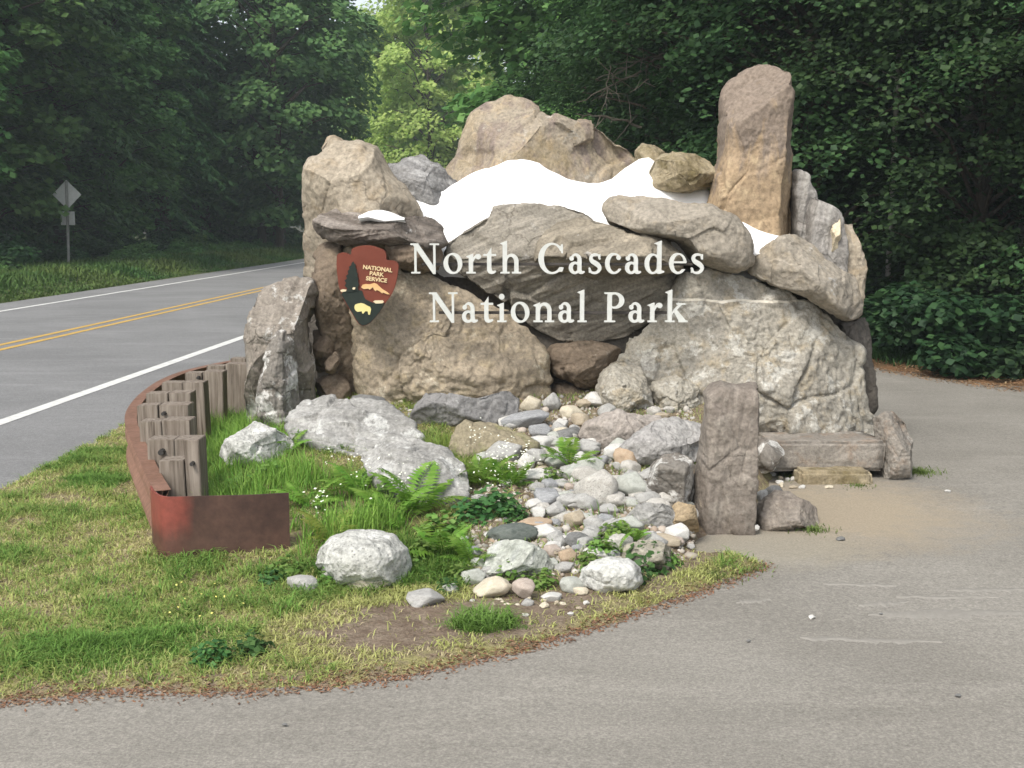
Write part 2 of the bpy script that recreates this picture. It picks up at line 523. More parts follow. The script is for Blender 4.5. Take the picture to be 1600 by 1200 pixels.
# --- highway with painted lines
m_hwy = asphalt('highway_asphalt', (0.165, 0.165, 0.165), (0.205, 0.205, 0.205))
ys = np.concatenate([np.arange(-40, 40, 4.0), np.arange(40, 170, 3.0)])
def strip(o0, o1, z, step=None, y0=None, y1=None, jag=0):
    yy = ys if y0 is None else np.arange(y0, y1, step or 1.0)
    a = np.stack([road_x(o0, yy), yy, 0 * yy + z], -1); b = np.stack([road_x(o1, yy), yy, 0 * yy + z], -1)
    if jag:
        w = fbm(np.stack([yy * 2.0, 0 * yy + o0, 0 * yy], -1), 3) * jag
        b[:, 0] += w
    V = np.stack([a, b], 1).reshape(-1, 3)
    F = np.array([(2 * i, 2 * i + 1, 2 * i + 3, 2 * i + 2) for i in range(len(yy) - 1)])
    return V, F
hw = link('highway', mesh_np('highway', *strip(-12.9, -4.0, 0.014)), m_hwy, kind='structure')
m_white = simple_mat('white_road_paint', (0.50, 0.50, 0.48), (0.68, 0.68, 0.66), 9, 0.7)
m_yellow = simple_mat('yellow_road_paint', (0.42, 0.27, 0.07), (0.55, 0.36, 0.10), 9, 0.7)
for nm, o0, o1, mt in (('edge_line', -5.47, -5.32, m_white), ('centre_line', -8.43, -8.31, m_yellow), ('centre_line', -8.75, -8.63, m_yellow), ('edge_line', -11.88, -11.75, m_white)):
    link(nm, mesh_np(nm, *strip(o0, o1, 0.018)), mt, hw)

# --- verge with mound for the rock garden
def verge_z(x, y):
    sd = poly_sd(x, y, VERGE)
    p = np.stack([x.ravel(), y.ravel(), 0 * x.ravel()], -1)
    nz = fbm(p * 5, 3).reshape(x.shape)
    sd = sd + 0.07 * nz
    z = np.clip(sd * 0.35, -0.06, 0.03) + np.clip(sd * 0.3, 0, 1) * 0.0
    return z + mound(x, y) + 0.012 * nz * np.clip(sd * 5, 0, 1) + 0.004 * fbm(p * 22, 2).reshape(x.shape)
XS, YS = np.meshgrid(np.arange(-6, 2.9 + 0.02, 0.04), np.arange(4.2, 15 + 0.02, 0.04))
sdv = poly_sd(XS, YS, VERGE)
m_soil, nt, out = newmat('verge_soil')
v = coords(nt)
n1 = noise(nt, v, 1.4, 5, 0.6); n2 = noise(nt, v, 11, 6, 0.7); n3 = noise(nt, v, 60, 4, 0.75)
c = mix(nt, ramp(nt, n1, [(0.35, 0), (0.65, 1)]), (0.165, 0.125, 0.09), (0.22, 0.175, 0.125))
c = mix(nt, ramp(nt, n2, [(0.40, 0), (0.58, 0.85)]), c, (0.27, 0.255, 0.105))
c = mix(nt, ramp(nt, n2, [(0.25, 0.8), (0.38, 0)]), c, (0.26, 0.20, 0.12))
ab = nd(nt, 'ShaderNodeAttribute'); ab.attribute_name = 'bare'
c = mix(nt, ab.outputs['Fac'], c, mix(nt, ramp(nt, n2, [(.4, 0), (.6, 1)]), (0.155, 0.115, 0.085), (0.225, 0.18, 0.135)))
c = mix(nt, 0.7, c, ramp(nt, n3, [(0.3, 0.4), (0.5, 0.95), (0.7, 1.6)]), 'MULTIPLY')
principled(nt, out, c, 0.95, bump(nt, n3, 0.7, 0.02), 0.1)
vv, ff = grid_sheet(-6, 2.9, 4.2, 15, 0.04, verge_z, sdv, -0.3)
vme = mesh_np('verge_ground', vv, ff, True)
DIRT = [g2(*p) for p in [(500, 1000), (580, 965), (700, 948), (860, 940), (1000, 905), (1060, 892), (1010, 925), (890, 972), (760, 1010), (620, 1028), (520, 1026)]]
dv_ = poly_sd(vv[:, 0], vv[:, 1], DIRT) + .03 + .14 * fbm(np.stack([vv[:, 0] * 3.1, vv[:, 1] * 3.1, 0 * vv[:, 0]], -1), 3)
GARD = [g2(*p) for p in [(735, 955), (720, 700), (640, 640), (1190, 640), (1190, 800), (1100, 900), (1000, 925), (860, 945)]]
dg_ = poly_sd(vv[:, 0], vv[:, 1], GARD)
at_ = vme.attributes.new('bare', 'FLOAT', 'POINT'); at_.data.foreach_set('value', np.clip(np.maximum(sstep(-.06, .06, dv_), sstep(-.1, .1, dg_) * .8), 0, 1).astype(np.float32))
link('verge_ground', vme, m_soil, kind='structure')
XS, YS = np.meshgrid(np.arange(-4, 2, .5), np.arange(15, 60, .5))

# --- wooded ground on both sides
def hill(sd): return np.clip(sd * 0.3, -0.1, 0.06) + 0.30 * np.maximum(0, sd - 9)
def right_z(x, y):
    sd = poly_sd(x, y, FOREST_R)
    p = np.stack([x.ravel(), y.ravel(), 0 * x.ravel()], -1)
    k = sstep(-4, 6, x) * (1 - sstep(60, 80, y))
    return np.clip((sd + 0.2 * fbm(p * 1.5, 3).reshape(x.shape)) * 0.3, -0.08, 0.06) + 0.30 * np.minimum(70, np.maximum(0, sd - 9)) * k
def left_z(x, y):
    sd = poly_sd(x, y, FOREST_L)
    return np.clip(sd * 0.25, -0.08, 0.25) + 0.30 * np.minimum(70, np.maximum(0, sd - 14))
def sheet(nm, zf, poly, x0, x1, y0, y1, st, mat):
    X, Y = np.meshgrid(np.arange(x0, x1 + st / 2, st), np.arange(y0, y1 + st / 2, st))
    vv, ff = grid_sheet(x0, x1, y0, y1, st, zf, poly_sd(X, Y, poly), -0.5)
    return link(nm, mesh_np(nm, vv, ff, True), mat, kind='structure')
m_litter, nt, out = newmat('needle_litter')
v = coords(nt)
n1 = noise(nt, v, 0.8, 5, 0.65); n2 = noise(nt, v, 18, 6, 0.75)
c = mix(nt, ramp(nt, n1, [(0.4, 0), (0.62, 1)]), (0.16, 0.085, 0.045), (0.10, 0.065, 0.035))
c = mix(nt, 0.65, c, ramp(nt, n2, [(0.25, 0.4), (0.75, 1.7)]), 'MULTIPLY')
principled(nt, out, c, 0.95, bump(nt, n2, 0.6, 0.03), 0.1)
sheet('forest_floor', right_z, FOREST_R, -10, 60, 3, 90, 0.4, m_litter)
m_grassy = simple_mat('grassy_bank', (0.05, 0.075, 0.022), (0.09, 0.10, 0.035), 3, 0.95)
sheet('forest_floor', left_z, FOREST_L, -80, -6, -8, 150, 1.0, m_grassy)

# ================================================================== ROCKS
def resample(pts, n):
    pts = np.asarray(pts, float)
    q = np.vstack([pts, pts[:1]])
    L = np.concatenate([[0], np.cumsum(np.linalg.norm(np.diff(q, axis=0), axis=1))])
    t = np.linspace(0, L[-1], n, endpoint=False)
    return np.stack([np.interp(t, L, q[:, 0]), np.interp(t, L, q[:, 1])], -1)
def smooth_loop(p, it):
    for _ in range(it):
        p = 0.25 * np.roll(p, 1, 0) + 0.5 * p + 0.25 * np.roll(p, -1, 0)
    return p
def rock(name, outline, yf, T, mat, parent=None, tilt=0.0, back=None, facets=(), nfac=4, seed=0, amp=0.045, fine=0.012, prof=3.0,
         strata=0.0, strata_rot=0.0, N=190, K=54, soft=2, crack=0.0, chip=1.0, **kw):
    """a boulder: outline in picture pixels set at its own distance, bulging T metres to the front and `back` metres to the rear"""
    r = np.random.default_rng(seed + 100)
    Y0 = yf + T
    op = np.array(outline, float)
    cpx = op.mean(0)
    # tilted plane: y = Y0 + tilt*(z-zb), zb at the lowest point
    zb = P(cpx[0], op[:, 1].max(), Y0)[2]
    def onp(p):
        d = ray(*p)
        t = (Y0 + tilt * (CAM_H - zb)) / (d[1] - tilt * d[2])
        return np.array([d[0] * t, d[1] * t, CAM_H + d[2] * t])
    W = np.array([onp(p) for p in op])
    c = W.mean(0)
    nrm = np.array([0, -1, tilt]) / math.hypot(1, tilt)
    e2 = np.array([0, tilt, 1]) / math.hypot(1, tilt)
    p2 = np.stack([(W - c)[:, 0], (W - c) @ e2], -1)
    p2 = smooth_loop(resample(p2, N), soft)
    if np.sum(p2[:, 0] * np.roll(p2[:, 1], -1) - np.roll(p2[:, 0], -1) * p2[:, 1]) < 0: p2 = p2[::-1].copy()
    R = np.sqrt(np.mean((p2 ** 2).sum(1)))
    back = T if back is None else back
    KB = max(8, K // 3)
    sF = np.linspace(0, 1, K + 1)[1:]
    sB = np.linspace(1, 0, KB + 1)[1:-1]
    S = np.concatenate([sF, sB])
    front = np.concatenate([np.ones(len(sF), bool), np.zeros(len(sB), bool)])
    XY = p2[None] * S[:, None, None]
    q = np.where(front, T * np.power(np.maximum(0, 1 - S ** prof), 1 / prof * 1.4), -back * np.sqrt(np.maximum(0, 1 - S ** 2.4)))[:, None] * np.ones(N)[None]
    fl = list(facets)
    for _ in range(nfac):
        a = r.uniform(0, 2 * PI)
        fl.append((math.degrees(a), r.uniform(0.85, 1.15), r.uniform(0.5, 1.3)))
    for (ang, off, slope) in fl:
        dv = np.array([math.cos(math.radians(ang)), math.sin(math.radians(ang))])
        pr = XY @ dv
        Rd = (p2 @ dv).max()
        q = np.where(front[:, None], np.minimum(q, slope * T * 1.6 * (off - pr / Rd)), q)
    q = np.maximum(q, -back)
    L = np.concatenate([XY, q[..., None]], -1)            # local (e1, e2, n)
    # normals from the parametric grid
    dth = np.roll(L, -1, 1) - np.roll(L, 1, 1)
    ds = np.gradient(L, axis=0)
    nn = np.cross(ds, dth)
    nn /= np.linalg.norm(nn, axis=-1, keepdims=True) + 1e-9
    wn_ = sstep(.06, .3, S)[:, None, None]
    nn = nn * wn_ + np.array([0, 0, 1.0]) * (1 - wn_)
    nn /= np.linalg.norm(nn, axis=-1, keepdims=True) + 1e-9
    flat = L.reshape(-1, 3)
    sd3 = np.array([seed * 3.7, seed * 1.3, seed * 7.1])
    sz = min(1, R * 2)
    D = amp * fbm(flat * 1.3 / max(R, .12) * 0.9 + sd3, 2) * max(R, .1) * 1.5
    wp = flat + 0.05 * np.stack([perlin(flat * 3 + sd3), perlin(flat * 3 + sd3 + 9), perlin(flat * 3 + sd3 + 21)], -1)
    # broken faces: random cells, each with its own slightly tilted plane
    cell = r.uniform(-1, 1, (max(10, int(26 * sz)), 3)) * np.abs(flat).max(0)
    cd = np.linalg.norm(wp[:, None] - cell[None], axis=2)
    ci = cd.argmin(1); tl = r.normal(0, 1, (len(cell), 3)); ofs = r.normal(0, 1, len(cell))
    D += chip * sz * (0.012 * ofs[ci] + 0.055 * np.einsum('ij,ij->i', wp - cell[ci], tl[ci]))
    sd2 = np.partition(cd, 1, axis=1)
    D -= (0.010 + crack) * sz * np.exp(-((sd2[:, 1] - sd2[:, 0]) / 0.02) ** 2) * np.clip(0.5 + 1.2 * perlin(flat * 2 + sd3), 0, 1)
    D += fine * (0.55 * fbm(flat * 16 + sd3, 3, 0.6) + 0.6 * np.abs(perlin(flat * 8 + sd3)))
    if strata:
        ca, sa = math.cos(strata_rot), math.sin(strata_rot)
        sv = np.stack([(flat[:, 0] * ca + flat[:, 1] * sa) * 1.5, (-flat[:, 0] * sa + flat[:, 1] * ca) * 16, flat[:, 2] * 3], -1)
        D += strata * fbm(sv + sd3, 3)
    fade = np.concatenate([np.ones(len(sF)), np.ones(len(sB))])[:, None] * np.ones(N)[None]
    L = L + nn * (D.reshape(S.size, N) * fade)[..., None]
    tip = np.array([[0, 0, L[0, :, 2].mean()]]); btm = np.array([[0, 0, -back]])
    LV = np.vstack([tip, L.reshape(-1, 3), btm])
    V = LV[:, :1] * np.array([1, 0, 0]) + LV[:, 1:2] * e2 + LV[:, 2:] * nrm
    M = S.size
    idx = 1 + np.arange(M * N).reshape(M, N)
    nx = np.roll(idx, -1, 1)
    quads = np.stack([idx[:-1], idx[1:], nx[1:], nx[:-1]], -1).reshape(-1, 4)
    t1 = np.stack([np.zeros(N, int), idx[0], nx[0]], -1)
    t2 = np.stack([np.full(N, 1 + M * N), nx[-1], idx[-1]], -1)
    me = mesh_np(name, V, [quads, np.vstack([t1, t2])], True)
    return link(name, me, mat, parent, c, **kw)

TAN, TAN2, BUFF = (0.27, 0.23, 0.175), (0.35, 0.305, 0.24), (0.36, 0.25, 0.13)
GRY, GRY2, PALE = (0.20, 0.19, 0.17), (0.29, 0.275, 0.25), (0.42, 0.40, 0.36)
BRN, PUR, DRK = (0.17, 0.125, 0.09), (0.165, 0.125, 0.115), (0.07, 0.06, 0.05)
mt_tan = rock_mat(TAN, TAN2, (0.30, 0.24, 0.165), (0.40, 0.37, 0.31), 0.15, 0.25, 0.9, seed=1, scale=.75, bump_s=.4)
mt_tan_dark = rock_mat((0.15, 0.115, 0.085), (0.21, 0.17, 0.125), (0.17, 0.13, 0.09), None, 0, 0.3, 0.9, seed=2)
mt_face = rock_mat((0.285, 0.24, 0.18), (0.36, 0.30, 0.22), (0.39, 0.32, 0.215), (0.45, 0.40, 0.31), 0.25, 0.15, 0.3, seed=3, bump_s=0.7)
mt_strat = rock_mat((0.14, 0.118, 0.10), (0.235, 0.21, 0.185), None, (0.40, 0.39, 0.37), 0.1, 0.85, -0.25, seed=4)
mt_brown = rock_mat((0.17, 0.13, 0.095), (0.24, 0.19, 0.14), None, (0.33, 0.29, 0.24), 0.15, 0.4, 0.1, seed=5)
mt_arch = rock_mat((0.29, 0.25, 0.195), (0.33, 0.27, 0.185), (0.37, 0.29, 0.19), (0.36, 0.33, 0.28), 0.2, 0, seed=6, stain=(0.20, 0.16, 0.14), moss=(0.24, 0.19, 0.11))
mt_pillar = rock_mat((0.30, 0.225, 0.15), (0.36, 0.265, 0.165), (0.40, 0.31, 0.20), None, 0, 0, seed=7, stain=(0.185, 0.152, 0.128), topstain=0.45, scale=.8, bump_s=.35)
mt_centre = rock_mat((0.20, 0.182, 0.15), (0.275, 0.25, 0.21), (0.32, 0.285, 0.23), (0.36, 0.34, 0.31), 0.12, 0.55, 0.35, seed=8, scale=1.35)
mt_centre2 = rock_mat((0.20, 0.175, 0.135), (0.28, 0.245, 0.19), (0.33, 0.285, 0.22), (0.38, 0.36, 0.33), 0.12, 0.55, 0.3, seed=9)
mt_slab = rock_mat((0.245, 0.22, 0.18), (0.315, 0.28, 0.23), (0.29, 0.245, 0.18), (0.36, 0.35, 0.33), 0.05, 0.2, -0.2, seed=10, scale=.8, bump_s=.4)
mt_greybig = rock_mat((0.285, 0.265, 0.225), (0.37, 0.345, 0.29), (0.33, 0.285, 0.21), (0.47, 0.455, 0.41), 0.42, 0, seed=11, vein=(0.42, 0.022, 0.009), bump_s=0.85)
mt_lich = rock_mat((0.165, 0.15, 0.13), (0.25, 0.235, 0.215), (0.19, 0.165, 0.14), (0.56, 0.55, 0.52), 0.42, 0.3, 1.4, seed=12)
mt_upr = rock_mat((0.20, 0.175, 0.145), (0.28, 0.25, 0.215), (0.235, 0.205, 0.175), (0.50, 0.49, 0.46), 0.3, 0.35, 1.4, seed=33)
mt_shale = rock_mat((0.23, 0.215, 0.20), (0.33, 0.315, 0.29), None, (0.5, 0.45, 0.33), 0.08, 0.5, 1.35, seed=13)
mt_quartz = rock_mat((0.5, 0.42, 0.28), (0.6, 0.53, 0.4), seed=14)
mt_grstrat = rock_mat((0.215, 0.21, 0.205), (0.31, 0.305, 0.295), None, (0.42, 0.42, 0.41), 0.15, 0.7, -0.4, seed=15)
mt_mossy = rock_mat((0.25, 0.205, 0.13), (0.33, 0.285, 0.20), (0.14, 0.115, 0.06), (0.44, 0.41, 0.33), 0.15, 0, seed=16, moss=(0.12, 0.095, 0.04))
mt_dark = rock_mat((0.075, 0.066, 0.055), (0.11, 0.098, 0.085), seed=17)

mon = empty('stone_monument', (0, 9.6, 0), label='tall park entrance monument of stacked boulders with white snow on top', cat='monument')
def mrock(outline, yf, T, mat, label=None, name='boulder', **kw):
    o = rock(name, outline, yf, T, mat, label=label, **kw)
    o.parent = mon
    o.location = Vector(o.location) - Vector(mon.location)
    return o

# core that the boulders are set in; mortar coloured dark for the shadow in the gaps
bmc = bevel_box(4.2, 0.9, 1.75, 0.12, 0.04, 3, 5)
core = link('gap_shade_core', bmc, mt_dark, mon, (0.55, 0.50, 0.86))
link('gap_shade_core', bevel_box(.42, .6, 1.35, .08, .03, 2, 8), mt_dark, mon, (-1.43, .40, .66))
bmc = bevel_box(3.3, 0.6, 0.5, 0.12, 0.04, 2, 6)
link('gap_shade_core', bmc, mt_dark, mon, (0.4, 0.72, 1.75))

mrock([(474, 262), (484, 246), (500, 240), (512, 216), (522, 212), (532, 220), (548, 221), (562, 218), (590, 228), (612, 262), (634, 292), (655, 333), (660, 390), (600, 430), (520, 440), (472, 434), (472, 330)],
      9.32, 0.42, mt_tan, 'tall tan boulder at the upper left corner', seed=1, facets=[(200, 0.85, 0.9), (100, 1.05, 0.7)], soft=1, chip=.6)
mrock([(604, 252), (630, 246), (660, 239), (676, 252), (688, 258), (712, 285), (716, 320), (690, 340), (640, 330), (612, 290)], 9.84, 0.3, mt_grstrat,
      'small grey layered boulder left of the snow', seed=2, strata=0.012, strata_rot=-0.35, facets=[(20, 0.8, 1.0), (110, 0.9, .8)], soft=1)
mrock([(700, 268), (712, 240), (722, 216), (740, 182), (758, 168), (782, 160), (796, 153), (812, 152), (830, 158), (846, 166), (862, 182), (882, 188), (900, 194), (936, 196), (950, 206), (968, 220), (984, 230), (998, 244), (1004, 270), (985, 330), (930, 350), (830, 350), (720, 340), (695, 300)],
      10.0, 0.5, mt_arch, 'large brown humped boulder behind the snow', seed=3, facets=[(20, 0.75, 0.55), (75, 1.0, 0.75), (150, 0.98, 0.9)], nfac=2, soft=1)
mrock([(992, 236), (1004, 226), (1022, 230), (1042, 240), (1046, 262), (1030, 300), (998, 290)], 10.0, 0.2, mt_mossy, seed=4)
mrock([(1004, 286), (1012, 264), (1020, 247), (1034, 239), (1056, 240), (1086, 244), (1112, 258), (1124, 276), (1116, 292), (1080, 299), (1040, 299), (1016, 295)], 9.66, 0.25, mt_mossy,
      'lichen blotched brown boulder beside the stone pillar', seed=5, facets=[(60, 1.0, .9)], soft=1)
mrock([(1106, 322), (1113, 280), (1120, 236), (1128, 186), (1131, 155), (1134, 142), (1150, 128), (1168, 113), (1188, 106), (1206, 104), (1218, 108), (1227, 120), (1231, 150), (1233, 210), (1238, 280), (1244, 340), (1244, 375), (1222, 400), (1160, 395), (1108, 370)],
      9.5, 0.34, mt_pillar, 'tall tapering brown stone pillar at the upper right', seed=6, facets=[(-4, 0.79, 1.8), (180, 1.06, 2.0), (128, 0.9, 1.4)], nfac=0, prof=7, soft=1, N=240, K=56, crack=.006, chip=.35)
mrock([(1236, 275), (1240, 266), (1247, 263), (1256, 270), (1264, 288), (1272, 306), (1276, 340), (1278, 400), (1244, 400), (1236, 340)], 9.72, 0.16, mt_shale, 'grey upright shale slab just right of the pillar', seed=7, strata=0.012, strata_rot=1.45, nfac=0, prof=8, soft=0, N=110, K=26, chip=.4, facets=[(0, .9, 3)])
mrock([(1258, 330), (1266, 306), (1284, 316), (1302, 326), (1310, 330), (1316, 346), (1318, 400), (1316, 450), (1280, 440), (1256, 400)], 9.58, 0.16, mt_shale, 'smooth pale face of split shale beside the right shoulder', seed=71, strata=0.006, strata_rot=1.45, nfac=0, prof=9, soft=0, N=120, K=26, chip=.3, facets=[(170, .95, 3)])
mrock([(1306, 352), (1318, 346), (1331, 351), (1334, 366), (1336, 392), (1342, 430), (1345, 470), (1345, 500), (1316, 505), (1304, 450), (1304, 400)], 9.62, 0.22, mt_tan, 'jagged tan shale edge at the right end', seed=72, strata=0.02, strata_rot=1.5, nfac=1, prof=6, soft=0, N=120, K=26, chip=.8, facets=[(0, .9, 2)])
mrock([(1296, 336), (1304, 330), (1312, 336), (1310, 372), (1304, 408), (1296, 405), (1297, 372)], 9.5, 0.12, mt_quartz, 'cream quartz seam in the shale', seed=8, N=60, K=14)
mrock([(944, 318), (952, 308), (966, 304), (1010, 307), (1062, 317), (1108, 322), (1145, 340), (1168, 362), (1177, 385), (1175, 410), (1164, 424), (1146, 428), (1110, 420), (1088, 414), (1076, 396), (1060, 382), (1028, 371), (986, 360), (952, 346), (944, 334)],
      9.02, 0.38, mt_slab, 'long smooth slab resting under the stone pillar', seed=9, facets=[(96, 1.02, 0.85), (170, 1.0, 1.2)], nfac=0, soft=1, prof=4, chip=.4)
mrock([(1171, 424), (1174, 404), (1186, 388), (1206, 372), (1232, 365), (1254, 366), (1272, 380), (1290, 402), (1316, 420), (1336, 432), (1344, 470), (1344, 492), (1326, 499), (1300, 490), (1262, 470), (1220, 452), (1186, 436)],
      9.0, 0.36, mt_slab, 'grey brown boulder at the right shoulder', seed=10, facets=[(60, 0.85, .6), (200, 1.0, .7)], soft=1)
mrock([(490, 344), (500, 335), (520, 331), (548, 333), (580, 340), (604, 337), (640, 335), (668, 341), (686, 354), (693, 366), (692, 380), (668, 390), (610, 390), (560, 385), (516, 378), (498, 362)],
      8.96, 0.40, mt_strat, 'dark layered ledge stone above the emblem', seed=11, strata=0.02, strata_rot=0.16, facets=[(90, 1.0, 0.6)], nfac=1, soft=1)
mrock([(598, 380), (640, 376), (690, 376), (694, 400), (686, 424), (648, 428), (612, 410)], 9.05, 0.25, mt_brown, seed=12, soft=1)
mrock([(686, 392), (698, 374), (724, 354), (756, 336), (790, 325), (836, 320), (876, 320), (906, 326), (934, 343), (986, 356), (1036, 376), (1060, 396), (1072, 424), (1058, 456), (1036, 486), (1010, 510), (982, 528), (930, 540), (880, 536), (842, 520), (808, 494), (770, 466), (728, 438), (690, 424)],
      9.06, 0.42, mt_centre, 'large grey boulder in the middle behind the lettering', seed=13, facets=[(95, 0.75, 0.5), (270, 0.42, 0.42)], nfac=2, N=220, K=76, strata=0.014, strata_rot=0.42, soft=1)
mrock([(832, 412), (838, 386), (850, 362), (872, 346), (906, 340), (936, 345), (986, 358), (1034, 376), (1058, 396), (1064, 420), (1030, 432), (980, 428), (920, 436), (870, 430)],
      8.93, 0.36, mt_centre2, seed=14, facets=[(100, 0.7, 0.6), (265, 0.8, 0.8)], nfac=2, strata=0.012, strata_rot=0.3, soft=1)
mrock([(490, 420), (494, 396), (510, 380), (536, 380), (548, 420), (552, 480), (562, 540), (572, 625), (545, 628), (524, 570), (502, 510), (490, 450)],
      9.12, 0.3, mt_tan_dark, 'slanting stone left of the emblem, shade put into its dark colour', seed=15, nfac=2, soft=1)  # shadowed side of the tan face, its shade put into the stone colour
mrock([(524, 410), (540, 388), (588, 386), (612, 400), (626, 424), (666, 432), (700, 450), (748, 472), (792, 490), (832, 522), (852, 550), (862, 600), (868, 640), (800, 665), (680, 665), (575, 655), (562, 610), (552, 560), (538, 470)],
      9.04, 0.34, mt_face, 'broad tan boulder face under the emblem', seed=16, facets=[(60, 0.95, 0.45)], nfac=3, N=230, K=80, amp=.03, fine=.028, chip=.7, soft=1)
mrock([(488, 516), (508, 510), (522, 524), (527, 556), (518, 580), (496, 580)], 9.16, 0.2, mt_tan_dark, seed=17, N=80, K=18)
mrock([(508, 566), (524, 548), (532, 562), (522, 586), (508, 582)], 9.12, 0.12, mt_brown, seed=18, N=60, K=14)
mrock([(490, 592), (526, 580), (548, 604), (552, 640), (500, 645)], 9.12, 0.2, mt_tan_dark, seed=19, N=80, K=18)
mrock([(386, 600), (396, 545), (400, 500), (404, 464), (412, 448), (438, 437), (470, 433), (489, 437), (493, 462), (487, 500), (489, 560), (494, 640), (474, 668), (420, 672), (384, 662)],
      8.72, 0.34, mt_upr, 'upright brownish grey slab at the left end by the guardrail', seed=20, facets=[(90, 1.0, .8), (0, .95, 1.6)], nfac=2, soft=1, prof=5, N=220)
mrock([(404, 640), (408, 590), (416, 545), (428, 520), (444, 516), (456, 530), (462, 570), (468, 630), (462, 672), (410, 672)],
      8.62, 0.14, mt_lich, 'grey upright leaf of stone streaked with white lichen', seed=21, facets=[(0, .85, 1.2)], nfac=1, strata=.016, strata_rot=1.5, soft=1)
mrock([(848, 556), (860, 540), (900, 532), (950, 536), (972, 545), (962, 580), (938, 612), (898, 602), (862, 584)], 9.35, 0.2, mt_brown, seed=22, soft=1)
mrock([(848, 620), (866, 598), (900, 604), (940, 618), (940, 660), (860, 660)], 9.38, 0.2, mt_tan_dark, seed=23)
mrock([(940, 610), (956, 572), (976, 556), (990, 528), (1014, 500), (1044, 468), (1066, 440), (1088, 424), (1112, 420), (1150, 426), (1172, 430), (1192, 444), (1226, 456), (1254, 470), (1280, 484), (1300, 498), (1312, 512), (1342, 544), (1350, 580), (1350, 612), (1358, 640), (1374, 660), (1392, 690), (1384, 716), (1280, 716), (1100, 716), (1000, 700), (944, 660)],
      9.0, 0.42, mt_greybig, 'huge pale grey lichen covered boulder with a white quartz vein', seed=24, facets=[(20, .9, .7), (60, 0.95, 0.5), (150, 1.0, .6)], nfac=3, N=260, K=90, amp=.05, fine=.03, soft=1, crack=.02)
mrock([(932, 606), (938, 586), (956, 568), (982, 562), (1004, 580), (1016, 610), (1022, 650), (990, 672), (950, 664), (934, 640)], 8.86, 0.3, mt_greybig, seed=25, fine=.02, soft=1)
mrock([(1020, 600), (1060, 588), (1090, 600), (1100, 650), (1070, 672), (1024, 664)], 8.9, 0.25, mt_greybig, seed=26, fine=.02)
mrock([(1300, 500), (1330, 494), (1352, 494), (1358, 510), (1354, 560), (1356, 640), (1340, 660), (1300, 600)], 9.62, 0.3, mt_dark, 'dark squared block under the right shoulder', seed=27, nfac=1, prof=6, soft=1)

# --- snow: white painted concrete poured between the boulders
m_snow, nt, out = newmat('snow_white')
v = coords(nt)
nz = noise(nt, v, 5, 4, 0.5)
principled(nt, out, mix(nt, ramp(nt, nz, [(0.66, 0), (0.74, 0.35)]), (0.86, 0.86, 0.85), (0.7, 0.7, 0.69)), 0.7, bump(nt, nz, 0.08, 0.02), 0.2)
def snow_sheet(tops, bots, ya, yb, n=90, m=26, seed=0, drop=.6):
    tx, ty = zip(*tops); bx, by = zip(*bots)
    xs = np.linspace(tx[0], tx[-1], n)
    T_ = np.interp(xs, tx, ty); B_ = np.interp(xs, bx, by)
    k = np.ones(7) / 7
    T_ = np.convolve(np.pad(T_, 3, 'edge'), k, 'valid')
    if n > 40: T_ = T_ + 2.2 * fbm(np.stack([xs * .06, 0 * xs, 0 * xs + seed], -1), 3)
    V = []
    for i, x in enumerate(xs):
        for j in range(m):
            u = j / (m - 1)
            py = B_[i] * (1 - u) + T_[i] * u
            V.append(P(x, py, ya + (yb - ya) * (0.85 * u + 0.15 * math.sin(PI * u / 2))))
        p = V[-1]
        V.append(p + np.array([0, 0.06, 0.004])); V.append(p + np.array([0, 0.30 if drop > .1 else .1, -0.10 if drop > .1 else -.02])); V.append(p + np.array([0, 0.32, -0.1 - drop * .8]))
        b = V[-3 - m]
        V.append(b + np.array([0, 0.3 if drop > .1 else .12, -drop]))
    M = m + 4
    V = np.array(V)
    idx = np.arange(n * M).reshape(n, M)
    nxt = np.roll(idx, -1, 1)
    F = np.stack([idx[:-1], idx[1:], nxt[1:], nxt[:-1]], -1).reshape(-1, 4)
    V += np.stack([0 * V[:, 0], -0.035 * fbm(V * 2.2 + seed, 2), 0 * V[:, 0]], -1) * 0.8
    o = link('snow_cap', mesh_np('snow_cap', V, F, True), m_snow, mon, None, label='smooth white painted snow between the boulders')
    o.location = -Vector(mon.location)
    return o
snow_sheet([(600, 330), (622, 288), (636, 293), (652, 297), (668, 306), (684, 300), (704, 297), (714, 289), (716, 275), (740, 268), (765, 265), (780, 256), (800, 249), (820, 247), (836, 251), (856, 262), (872, 276), (900, 284), (930, 288), (952, 286), (966, 278), (972, 270), (980, 256), (992, 248), (1006, 246), (1026, 246), (1038, 254), (1050, 296), (1070, 299), (1086, 297), (1100, 289), (1118, 282), (1130, 340), (1170, 352), (1235, 364)],
           [(600, 345), (640, 345), (690, 400), (740, 400), (860, 380), (940, 370), (1000, 370), (1100, 372), (1160, 400), (1235, 400)], 9.56, 9.98)
snow_sheet([(560, 339), (572, 331), (592, 328), (610, 332), (632, 342)], [(560, 341), (575, 339), (600, 345), (632, 343)], 9.06, 9.2, 30, 10, 3, .03)
snow_sheet([(1160, 345), (1176, 356), (1200, 365), (1232, 372)], [(1160, 400), (1195, 396), (1232, 390)], 9.3, 9.47, 24, 10, 4, .05)

